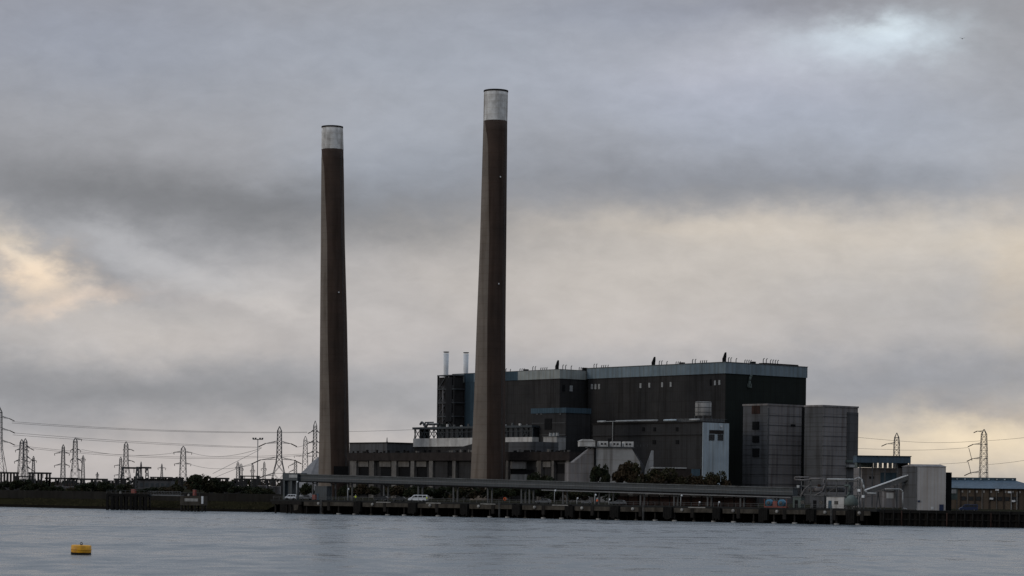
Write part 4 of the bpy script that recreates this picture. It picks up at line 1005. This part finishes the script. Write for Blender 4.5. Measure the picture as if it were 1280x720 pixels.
pylon(330, 577, 2500, 4, 2, [(586,4,3,0)], 'faint lattice column right of the floodlight mast', th=.75)
pylon(348.5, 533, 1835, 24, 5, [(553.5,26,22,1),(574,35,28,1),(594,28,22,1)], 'largest pylon with three wide arms left of the shorter chimney', waist=575, th=1.35, tens=True)
pylon(369, 575, 2400, 4, 3, [(580,9,2,3),(588,8,2,2)], 'short pylon under the right arms of the largest pylon', th=.85)
pylon(381, 545, 2000, 9, 4, [(553.5,0,12,0),(571,14,10,-1)], 'narrow pylon between the largest pylon and the shorter chimney', th=.75)
pylon(393, 526, 1650, 15, 4, [(538.5,9,7,2),(552,9,7,1),(565,9,7,1)], 'pylon partly hidden by the left side of the shorter chimney', waist=572, tens=True, th=1.2)
pylon(483, 547, 2300, 5, 1.5, [(556,2,2,0)], 'pylon tip rising behind the plain grey box building')
pylon(1120, 541, 1785, 8.5, 5, [(555,19,4,0)], 'left pylon on the right skyline above the blue gallery', waist=552, th=1.1, tens=True)
pylon(1229, 536.5, 1670, 11, 6, [(540,13,1,-1),(555.5,20,1,0),(573.5,21,1,0),(591,24,1,0)], 'right pylon with left-hand arms above the brick office', waist=560, th=1.15, tens=True)
# floodlight mast
D = 1300; z = at(321.5, 548.5, D).z-LAND
t = thing('floodlight_mast', 'thin floodlight mast with a T shaped head left of the largest pylon', 'light mast', gp(321.5, D))
G().bar((0, 0, 0), (0, 0, z), .45, 0, 8).build('pole', 'galv', t); G().box(-2.8, 2.8, -.2, .2, z-.5, z-.1).build('crossbar', 'steel', t)
for x in (-2.5, -1.2, 1.2, 2.5): G().box(x-.45, x+.45, -.5, .3, z-.1, z+.6).build('lamp_head', 'steel', t)

def gantry(px0, px1, ytop, D, npst, label, lattice=False, depth=8, top=.9):
    a = gp(px0, D); x1 = gx(px1, D)-a.x; z = at((px0+px1)/2, ytop, D).z-LAND
    t = thing('switchyard_gantry', label, 'gantry', a, 0, 'switchyard gantries on the left')
    for i in range(npst):
        x = .4+(x1-.8)*i/(npst-1)
        g = G()
        if lattice:
            for s_ in (-.9, .9): g.bar((x+s_*1.5, 0, 0), (x+s_*.4, 0, z), .4)
            for k in range(5): g.bar((x-.9*1.5+.2*k, 0, z*k/5), (x+.9*1.3-.2*k, 0, z*(k+1)/5), .3).bar((x+.9*1.5-.2*k, 0, z*k/5), (x-.9*1.3+.2*k, 0, z*(k+1)/5), .3)
        else: g.box(x-.45, x+.45, 0, .9, 0, z-top); G().box(x-.45, x+.45, depth, depth+.9, 0, z-top).build('post', 'clad2', t)
        g.build('post', 'steel' if lattice else 'clad2', t)
    G().box(-.5, x1+.5, 0, .9, z-top, z).build('beam', 'clad2', t); G().box(-.5, x1+.5, depth, depth+.9, z-top, z).build('beam', 'clad2', t)
    n_ = max(2, int(x1/4))
    for i in range(n_): x = x1*(i+.5)/n_; G().bar((x, .4, z-top), (x, .4, z-top-2.2), .4, 0, 6).build('insulator', 'insul', t)
GN = [(-30,-3,590.5,3),(0,18,590,3),(36,59,590.3,3),(57,93,597,4),(86,130,598,4),(143,154,598,2),(166,186,599,3),(212,226,597,2),(262,283,597,3),(276,300,601.5,3),(293,318,598,3),(322,352,598.5,4)]
LB = ['off the left edge','at the left edge below the cut pylon','right of the paired pylons','between the two left pylon groups','long and low under the second pylon group','small, left of the drooping-arm pylon','low, under the lattice frame','left of the round brown bush','just right of the round brown bush','lowest, below the slim lattice pair','left of the floodlight mast','below the largest pylon']
for (a, b_, y, n_), lb in zip(GN[1:], LB[1:]): gantry(a, b_, y, 1250, n_, 'dark switchyard gantry '+lb)
for (a, b_, y, n_), lb in zip([(18,37,595,2),(128,146,600.5,3),(188,212,596,2),(300,322,594.5,2),(352,368,599,2)], ['between the cut pylon and the paired pylons','lowest, right of the long low one','rising over the switch building','below the floodlight mast','at the jetty end right of the largest pylon']): gantry(a, b_, y, 1340, n_, 'slim switchyard gantry '+lb, top=.6)
gantry(171, 184.5, 583.5, 1250, 2, 'taller lattice switchyard frame beside the drooping-arm pylon', True)
gantry(152, 172, 583.8, 1262, 2, 'taller lattice switchyard frame crossing the drooping-arm pylon', True)
t = thing('switch_building', 'low blue grey switch building left of the round brown bush', 'building', gp(172, 1180))
x1 = gx(214, 1180)-gx(172, 1180); h_ = at(190, 598.5, 1180).z-LAND
G().box(0, x1, 0, 12, 0, h_-.6).build('wall', 'silodark', t); G().box(-.4, x1+.4, -.4, 12.4, h_-.6, h_).build('roof', 'dark', t)
for i in range(6): G().box(1.2+i*2.6, 2.6+i*2.6, -.08, .02, h_-4, h_-2.2).build('window', 'steelb', t)
for px0, px1, y, lb in ((68,78,607,'left pale transformer beneath the second pylon group'), (80,91,608,'right pale transformer beneath the second pylon group'), (5,13,604,'grey transformer near the left edge'), (338,350,607.5,'pale transformer below the largest pylon'), (322,333,606.5,'grey transformer left of the largest pylon')):
    D = 1150; a = gp(px0, D); x1 = gx(px1, D)-a.x; h_ = max(at(px0, y, D).z-LAND, 2)
    t = thing('transformer', lb, 'transformer', a, 0, 'switchyard transformers')
    G().box(0, x1, 0, 3, .4, h_).build('tank', 'silo', t); 
    for i in range(3): G().cyl((x1*(i+.5)/3, 1.5), .3, .2, h_, h_+1.4, 8).build('bushing', 'insul', t)
    for i in range(5): G().box(x1*(i+.2)/5, x1*(i+.6)/5, -.4, 0, .6, h_-.3).build('radiator', 'silodark', t)

def cable(a, b_, sag, label, group=None, n=26, r_=.085):
    A = at(*a); B = at(*b_); g = G(); pts = []
    for i in range(n+1):
        u = i/n; p = A.lerp(B, u); p.z -= sag*4*u*(1-u)*((a[2]+b_[2])/2)/F; pts.append(p-A)
    g.tube(pts, r_*(a[2]+b_[2])/2/1600, 0, 4)
    o = g.build('overhead_cable', 'wire'); o.location = A; tag(o, label, 'cable', group)
GA = 'upper cables from the left edge pylon'; GB = 'middle cables from the left edge pylon'; GC = 'lower cables from the left edge pylon'
for dy in (0, 1.8): cable((15,527+dy,1540), (384,540+dy*.4,1650), 4, 'one of two topmost cables from the left edge pylon to the chimney pylon', GA)
for dy in (0, 2.6): cable((16,541+dy,1540), (327,559+dy*.4,1835), 2, 'one of two middle cables from the left edge pylon to the largest pylon', GB)
for dy in (0, 1.8): cable((16,556+dy,1540), (384,567+dy,1650), 9, 'one of two lower cables from the left edge pylon passing below the others', GC)
cable((102,562,2380), (219,566,2500), 5, 'cable from the second pylon group to the evenly armed pylon')
cable((240,566,2500), (327,560,1835), 7, 'cable from the evenly armed pylon to the largest pylon')
cable((240,581,2500), (316,581,1835), 5, 'lower cable from the evenly armed pylon to the largest pylon')
cable((266,592,1500), (325,562,1835), 0, 'cable dropping steeply from the largest pylon top arm to the switchyard')
cable((262,600,1400), (316,579,1835), -1, 'cable dropping from the largest pylon middle arm to the switchyard')
cable((320,599,1400), (322,597,1835), 0, 'short cable below the lowest arm of the largest pylon')
cable((400,540,1650), (760,520,1500), 4, 'cable passing behind the taller chimney above the turbine hall')
cable((400,553,1650), (760,547,1500), 3, 'lower cable seen above the turbine hall roof')
cable((369.5,559,1835), (386,554,1650), 1, 'short cable linking the largest pylon and the chimney pylon')
cable((1000,538,1900), (1122,551,1785), 1, 'upper cable left of the right skyline pylons')
cable((1122,551,1785), (1226,551,1670), 2.3, 'upper cable between the two right skyline pylons')
cable((1231,551,1670), (1330,540,1500), 1.5, 'upper cable running off the right edge of the photo')
cable((1000,556,1900), (1122,562,1785), 1, 'second cable left of the right skyline pylons')
cable((1122,562.5,1785), (1210,559.5,1670), 1.2, 'second cable between the two right skyline pylons')
cable((1231,581,1670), (1330,566,1500), 2, 'lower cable running off the right edge of the photo')
cable((1174,580,1670), (1210,577.5,1670), .5, 'lowest short cable between the two right skyline pylons')
cable((1211,560,1670), (1215,576,1670), -.5, 'upright jumper cable between the arms of the right pylon', r_=.16)
cable((1210,577,1670), (1214,593,1670), -.5, 'lower upright jumper cable on the right pylon', r_=.16)

# ================================================================ vegetation
def crown_mesh(seed, n, mats, rx=1, ry=1, rz=1, leaf=.07, clumps=16):
    rnd = random.Random(seed); g = G(); cl = []
    for i in range(clumps):
        a = rnd.uniform(0, 2*math.pi); e = rnd.uniform(-.5, 1); rad = rnd.uniform(.35, .8)
        cl.append((rad*math.cos(a)*math.sqrt(max(0, 1-e*e*.8)), rad*math.sin(a)*math.sqrt(max(0, 1-e*e*.8)), .5+.42*e*rnd.uniform(.6, 1), rnd.uniform(.18, .38), rnd.randrange(len(mats))))
    for i in range(n):
        c = cl[rnd.randrange(len(cl))]; d = Vector((rnd.gauss(0, 1), rnd.gauss(0, 1), rnd.gauss(0, 1))).normalized()*c[3]*rnd.uniform(.3, 1)**.5
        p = Vector((c[0]+d.x, c[1]+d.y, max(.02, c[2]+d.z*.8)))
        nrm = Vector((rnd.gauss(0, 1), rnd.gauss(0, 1), rnd.gauss(0, 1))).normalized(); u_ = nrm.orthogonal().normalized(); v_ = nrm.cross(u_); s_ = leaf*rnd.uniform(.6, 1.3)
        P = [p+u_*s_, p+v_*s_*.6, p-u_*s_, p-v_*s_*.6]
        g.add([(q.x*rx, q.y*ry, q.z*rz) for q in P], [(0,1,2,3)], c[4] if rnd.random() < .8 else rnd.randrange(len(mats)))
    return g
_cr = {}
def plant(px0, px1, ytop, D, kind, label, name='bush', z0=LAND, group='scrub bushes along the bank'):
    cx = (px0+px1)/2; base = gp(cx, D, z0); w_ = (px1-px0)*D/F/2; h_ = at(cx, ytop, D).z-z0
    sets = {'d': ['leafd', 'leafo', 'leafd'], 'o': ['leafo', 'leafd', 'leafr'], 'r': ['leafr', 'leafo', 'leafr']}[kind]
    seed = random.randrange(4)
    k_ = (kind, seed, name)
    t = thing(name, label, 'tree' if name == 'tree' else 'bush', base, random.uniform(-.4, .4), group)
    if k_ not in _cr:
        o = crown_mesh(hash(k_[1])+ord(kind)*7+len(name), 2600, sets).build('crown', sets, t); _cr[k_] = o.data
    else:
        o = bpy.data.objects.new('crown', _cr[k_]); C.objects.link(o); o.parent = t
    lift = h_*.18 if name == 'tree' else 0
    o.scale = (w_*1.22, w_*.95, (h_-lift)/1.0); o.location = (0, 0, lift)
    g = G(); r_ = max(.12, h_*.02)
    g.tube([(0, 0, 0), (.1, .05, h_*.3), (0, .1, h_*.55)], r_, 0, 7)
    for a in range(5): g.bar((0, 0, h_*(.18+.06*a)), (w_*.5*math.cos(a*1.3), w_*.4*math.sin(a*1.3), h_*(.45+.08*a)), r_*.9, 0, 5)
    g.build('trunk' if name == 'tree' else 'stems', 'bark', t)
random.seed(21)
BU = [(-12,18,602,980,'d','dark bush at the left edge below the cut pylon'),(12,42,600,975,'d','dark bush below the paired pylons'),(36,62,604,960,'d','low dark bush right of the paired pylons'),
 (60,80,608,950,'d','lowest bush between the left gantries'),(78,102,609,945,'o','low bush in front of the pale transformers'),(90,122,603,985,'d','dark bush below the second pylon group'),(116,145,601.5,985,'d','dark bush left of the dark mooring platform'),
 (140,170,606,970,'o','low bush behind the dark mooring platform'),(168,200,609,960,'d','low bush before the switch building'),(196,232,607,960,'o','low bush right of the switch building'),
 (227,272,594.5,960,'o','round brown green bush, tallest on the left bank'),(255,291,597.5,965,'d','dark bush merging with the right of the round bush'),(284,318,608,950,'d','low bush below the slim lattice pair'),(312,346,609.5,940,'d','low bush left of the jetty end'),
 (372,394,603,900,'d','bush seen under the conveyor left of the shorter chimney'),(422,446,606,880,'d','bush under the conveyor by the yellow-vested worker'),(440,478,605,880,'o','olive bush under the conveyor above the first dark car'),
 (474,510,606,875,'r','reddish bush under the conveyor left of the white van'),(505,545,606,870,'d','dark bush behind the long white van'),(540,576,606,870,'d','dark bush under the conveyor left of the taller chimney'),
 (560,604,605,860,'o','olive bush at the foot of the taller chimney'),(600,640,606,860,'d','dark bush right under the taller chimney'),(636,672,608,850,'d','dark bush behind the mid jetty silver car, left'),(665,705,609,850,'d','dark bush behind the mid jetty lamp post'),(700,738,609,845,'o','olive bush left of the orange-clad worker'),(734,778,610,845,'d','dark bush right of the orange-clad worker')]
for b_ in BU: plant(*b_)
GT = 'trees in front of the power station'
plant(737, 762, 582.5, 850, 'd', 'small dark green tree in front of the pale sloping bunker', 'tree', LAND, GT)
plant(767, 820, 578.5, 852, 'r', 'broad autumn brown tree right of the pale bunker', 'tree', LAND, GT)
plant(800, 852, 588, 850, 'r', 'lower brown tree left of the low shed roof edge', 'tree', LAND, GT)
plant(836, 884, 593.5, 850, 'r', 'lowest brown tree left of the blue end wall', 'tree', LAND, GT)
plant(876, 912, 592, 846, 'r', 'brown tree at the foot of the blue end wall', 'tree', LAND, GT)
plant(655, 692, 590, 880, 'd', 'dark tree top against the turbine hall bays', 'tree', LAND, GT)
# distant treeline
rnd = random.Random(3); g = G()
for i in range(9000):
    x = rnd.uniform(-1900, 1900); y = 3300+rnd.uniform(-60, 60); hgt = 7+4*math.sin(x*.011)+3*math.sin(x*.037+1)+2*math.sin(x*.13)
    z = LAND+rnd.uniform(0, max(hgt, 3)); s_ = rnd.uniform(2, 4.5); a = rnd.uniform(0, 3.1)
    g.add([(x-s_*math.cos(a), y-s_*math.sin(a), z-s_*.6), (x+s_*math.cos(a), y+s_*math.sin(a), z-s_*.5), (x+s_*.6, y, z+s_*.6), (x-s_*.5, y, z+s_*.5)], [(0,1,2,3)], rnd.randrange(2))
o = g.build('distant_treeline', ['leafd', 'leafo']); struct(o, 'stuff')
# rough grass on the bank
rnd = random.Random(8); g = G()
for i in range(14000):
    u = rnd.random(); a = Vector(poly[2]); c = Vector(poly[4]); k = rnd.uniform(.45, 1.0); mid = Vector(poly[3])
    p = a.lerp(mid, u*2) if u < .5 else mid.lerp(c, u*2-1)
    q = Vector((p.x+7*k, p.y+12*k)); z = .9+(3-.9)*(k-.45)/.55; s_ = rnd.uniform(.15, .45); w_ = rnd.uniform(.1, .3)
    g.add([(q.x-w_, q.y, z), (q.x+w_, q.y, z), (q.x+w_*rnd.uniform(-1, 1), q.y+rnd.uniform(-.2, .2), z+s_*1.6)], [(0,1,2)], rnd.randrange(2))
o = g.build('bank_grass', ['leafo', mat('dry_grass', (.06,.052,.026), (.035,.03,.018), ns=.3)]); struct(o, 'stuff')

# bird
bpos = at(1203, 48.3, 420)
g = G(); g.lathe((0, 0), [(.02, -.28), (.07, -.15), (.09, 0), (.06, .16), (.02, .26)], 10)
g.v = [(x, z, y) for x, y, z in g.v]
for s_ in (-1, 1): g.add([(s_*.05, .10, .02), (s_*.30, .12, .14), (s_*.62, -.05, .08), (s_*.30, -.06, .12), (s_*.05, -.10, .02), (s_*.3, .03, .16)], [(0,1,5), (1,2,5), (2,3,5), (3,4,5), (4,0,5)])
o = g.build('bird', 'feather'); o.location = bpos; tag(o, 'tiny dark bird gliding in the upper right sky', 'bird')

# ================================================================ sky
wd = bpy.data.worlds.new('World'); sc.world = wd; wd.use_nodes = True; nt = wd.node_tree; N = nt.nodes; Lk = nt.links
N.clear(); out = N.new('ShaderNodeOutputWorld'); bg = N.new('ShaderNodeBackground'); Lk.new(bg.outputs[0], out.inputs[0])
SUN_AZ, SUN_EL = R(-112), R(16)      # azimuth from +Y towards +X
sky = N.new('ShaderNodeTexSky'); sky.sky_type = 'NISHITA'; sky.sun_disc = False; sky.sun_elevation = SUN_EL; sky.sun_rotation = SUN_AZ
tc = N.new('ShaderNodeTexCoord'); sp = N.new('ShaderNodeSeparateXYZ'); Lk.new(tc.outputs['Generated'], sp.inputs[0])
def M(op, a, b=None, c=None, clamp=False):
    q = N.new('ShaderNodeMath'); q.operation = op; q.use_clamp = clamp
    for i, v in enumerate((a, b, c)):
        if v is None: continue
        if isinstance(v, (int, float)): q.inputs[i].default_value = v
        else: Lk.new(v, q.inputs[i])
    return q.outputs[0]
def V(op, a, b=None):
    q = N.new('ShaderNodeVectorMath'); q.operation = op
    for i, v in enumerate((a, b)):
        if v is None: continue
        if isinstance(v, tuple): q.inputs[i].default_value = v
        elif isinstance(v, float): q.inputs[i].default_value = (v, v, v)
        else: Lk.new(v, q.inputs[i])
    return q.outputs[0]
ay = M('MAXIMUM', M('ABSOLUTE', sp.outputs[1]), .15)
U0 = M('MULTIPLY', M('DIVIDE', sp.outputs[0], ay), F/100); V0 = M('MULTIPLY', M('DIVIDE', sp.outputs[2], ay), F/100)
def comb(x, y, z=0.0):
    q = N.new('ShaderNodeCombineXYZ')
    for i, v in enumerate((x, y, z)):
        if isinstance(v, (int, float)): q.inputs[i].default_value = v
        else: Lk.new(v, q.inputs[i])
    return q.outputs[0]
def noise(vec, scale, detail=5, rough=.55, dist=0):
    q = N.new('ShaderNodeTexNoise'); q.inputs['Scale'].default_value = scale; q.inputs['Detail'].default_value = detail; q.inputs['Roughness'].default_value = rough; q.inputs['Distortion'].default_value = dist
    Lk.new(vec, q.inputs['Vector']); return q
base = comb(U0, M('MULTIPLY', V0, 1.7), 3.3)
wz = noise(base, .55, 5, .55); sw = N.new('ShaderNodeSeparateColor'); Lk.new(wz.outputs['Color'], sw.inputs[0])
Uw = M('ADD', U0, M('MULTIPLY', M('SUBTRACT', sw.outputs[0], .5), 2.0)); Vw = M('ADD', V0, M('MULTIPLY', M('SUBTRACT', sw.outputs[1], .5), .75))
wf = noise(base, 2.1, 6, .6); sf = N.new('ShaderNodeSeparateColor'); Lk.new(wf.outputs['Color'], sf.inputs[0])
Uw = M('ADD', Uw, M('MULTIPLY', M('SUBTRACT', sf.outputs[0], .5), .8)); Vw = M('ADD', Vw, M('MULTIPLY', M('SUBTRACT', sf.outputs[1], .5), .32))
BL = [ # azimuth and elevation as survey px, radii, tilt, colour
 (1060,300,360,42,1,(.17,.135,.085)), (900,282,190,18,0,(.08,.055,.02)), (1300,345,60,80,0,(.12,.075,.015)), (1250,290,120,30,0,(.06,.045,.02)), (760,370,230,60,2,(.085,.065,.04)), (1000,365,340,50,0,(.07,.055,.035)),
 (30,338,52,24,-22,(.42,.28,.13)), (5,305,46,18,-32,(.24,.19,.12)), (90,376,60,9,14,(.20,.13,.07)), (150,398,210,36,4,(.11,.09,.065)), (150,315,120,18,-16,(.07,.07,.07)),(260,345,120,22,-14,(.06,.055,.05)), (330,385,110,12,-8,(.08,.07,.06)), (220,428,230,24,0,(.09,.07,.05)),
 (520,350,170,45,0,(.08,.065,.05)), (1105,50,74,20,10,(.20,.26,.29)), (1085,40,30,10,0,(.10,.12,.12)), (1030,68,130,30,0,(.06,.075,.085)), (930,90,140,42,0,(.065,.055,.065)), (300,170,190,44,10,(.01,.008,.006)), (560,70,260,80,0,(.01,.03,.06)), (1000,150,200,50,0,(.005,.02,.045)), (100,70,200,60,0,(-.005,.008,.03)), (480,200,120,60,0,(.01,.025,.045)), (900,120,200,60,0,(.02,.03,.05)),
 (1215,548,190,32,2,(.44,.32,.14)), (1290,590,240,30,0,(.14,.10,.04)), (150,582,460,38,0,(.15,.115,.085)), (520,570,220,45,0,(.12,.10,.08)), (700,425,320,36,0,(.07,.055,.045)), (1100,415,300,34,0,(.06,.05,.04)),
 (1200,180,160,70,0,(.04,.05,.065)), (640,500,160,40,0,(.03,.03,.03)),
 (60,238,260,40,-3,(-.085,-.085,-.09)), (340,268,220,36,-5,(-.085,-.085,-.09)), (560,262,170,34,-2,(-.06,-.06,-.062)), (850,222,280,30,-1,(-.08,-.076,-.072)), (1150,230,200,22,3,(-.05,-.045,-.04)), (0,10,260,60,0,(-.04,-.035,-.02)), (820,10,200,30,0,(-.015,-.005,.02)), (1000,8,200,16,0,(-.05,-.055,-.06)),
 (230,490,330,22,-2,(-.06,-.058,-.06)), (60,478,220,22,0,(-.02,-.02,-.02)), (1130,478,260,30,0,(-.045,-.037,-.025)), (120,350,80,13,-30,(-.06,-.055,-.05)),(220,372,60,10,-14,(-.04,-.04,-.035)),(1265,522,90,12,-8,(-.11,-.09,-.05)),(1180,560,50,7,-4,(-.08,-.06,-.03)),
]
acc = None
for (px, py, rx, ry, rot, rgb) in BL:
    cx = (px-640)/100; cy = (610-py)/100+(px-640)*.000122; c_, s_ = math.cos(R(rot)), math.sin(R(rot))
    du = M('SUBTRACT', Uw, cx); dv = M('SUBTRACT', Vw, cy)
    a = M('MULTIPLY', M('ADD', M('MULTIPLY', du, c_), M('MULTIPLY', dv, s_)), 100/rx); b_ = M('MULTIPLY', M('SUBTRACT', M('MULTIPLY', dv, c_), M('MULTIPLY', du, s_)), 100/ry)
    e = M('EXPONENT', M('MULTIPLY', M('ADD', M('MULTIPLY', a, a), M('MULTIPLY', b_, b_)), -.7))
    q = N.new('ShaderNodeVectorMath'); q.operation = 'SCALE'; q.inputs[0].default_value = rgb; Lk.new(e, q.inputs['Scale'])
    acc = q.outputs[0] if acc is None else V('ADD', acc, q.outputs[0])
big = noise(comb(U0, M('MULTIPLY', V0, 2.2), 9.1), .42, 7, .58, .4); fine = noise(comb(U0, M('MULTIPLY', V0, 2.0), 1.1), 1.9, 7, .62, .3)
mod = M('ADD', M('ADD', 1.0, M('MULTIPLY', M('SUBTRACT', big.outputs['Fac'], .5), .26)), M('MULTIPLY', M('SUBTRACT', fine.outputs['Fac'], .5), .27))
up = N.new('ShaderNodeMapRange'); up.interpolation_type = 'SMOOTHSTEP'; up.inputs[1].default_value = .22; up.inputs[2].default_value = .6; up.inputs[3].default_value = 0; up.inputs[4].default_value = .42; Lk.new(sp.outputs[2], up.inputs[0])
q = N.new('ShaderNodeVectorMath'); q.operation = 'SCALE'; q.inputs[0].default_value = (.8, 1.0, 1.25); Lk.new(up.outputs[0], q.inputs['Scale']); acc = V('ADD', acc, q.outputs[0])
col = V('ADD', acc, (.338, .340, .362))
q = N.new('ShaderNodeVectorMath'); q.operation = 'SCALE'; Lk.new(col, q.inputs[0]); Lk.new(mod, q.inputs['Scale']); col = q.outputs[0]
# unseen sky behind the viewer is dimmed to keep facing walls dark
mr = N.new('ShaderNodeMapRange'); mr.inputs[1].default_value = -.6; mr.inputs[2].default_value = .55; mr.inputs[3].default_value = .6; mr.inputs[4].default_value = 1.0; Lk.new(sp.outputs[1], mr.inputs[0])
q = N.new('ShaderNodeVectorMath'); q.operation = 'SCALE'; Lk.new(col, q.inputs[0]); Lk.new(mr.outputs[0], q.inputs['Scale']); col = V('MAXIMUM', q.outputs[0], (.03, .03, .03))
q = N.new('ShaderNodeVectorMath'); q.operation = 'SCALE'; Lk.new(sky.outputs[0], q.inputs[0]); q.inputs['Scale'].default_value = .004
col = V('ADD', col, q.outputs[0])
Lk.new(col, bg.inputs[0]); bg.inputs[1].default_value = 1.0

sl = bpy.data.lights.new('sun', 'SUN'); sl.energy = .55; sl.angle = R(14); sl.color = (1, .93, .84)
so = bpy.data.objects.new('sun', sl); C.objects.link(so)
dv = Vector((math.sin(SUN_AZ)*math.cos(SUN_EL), math.cos(SUN_AZ)*math.cos(SUN_EL), math.sin(SUN_EL)))
so.rotation_euler = dv.to_track_quat('Z', 'Y').to_euler(); so.location = (-200, -100, 200)

# ================================================================ camera
cd = bpy.data.cameras.new('camera'); cd.sensor_width = 36; cd.lens = F/1280*36; cd.shift_y = (HZ-360)/1280; cd.clip_start = 1; cd.clip_end = 20000
co = bpy.data.objects.new('camera', cd); C.objects.link(co)
mw = Matrix(((cr, -sr, 0, 0), (0, 0, -1, 0), (sr, cr, 0, CAMZ), (0, 0, 0, 1)))
co.matrix_world = mw; sc.camera = co
sc.view_settings.view_transform = 'Standard'; sc.view_settings.look = 'None'; sc.view_settings.exposure = 0; sc.view_settings.gamma = 1
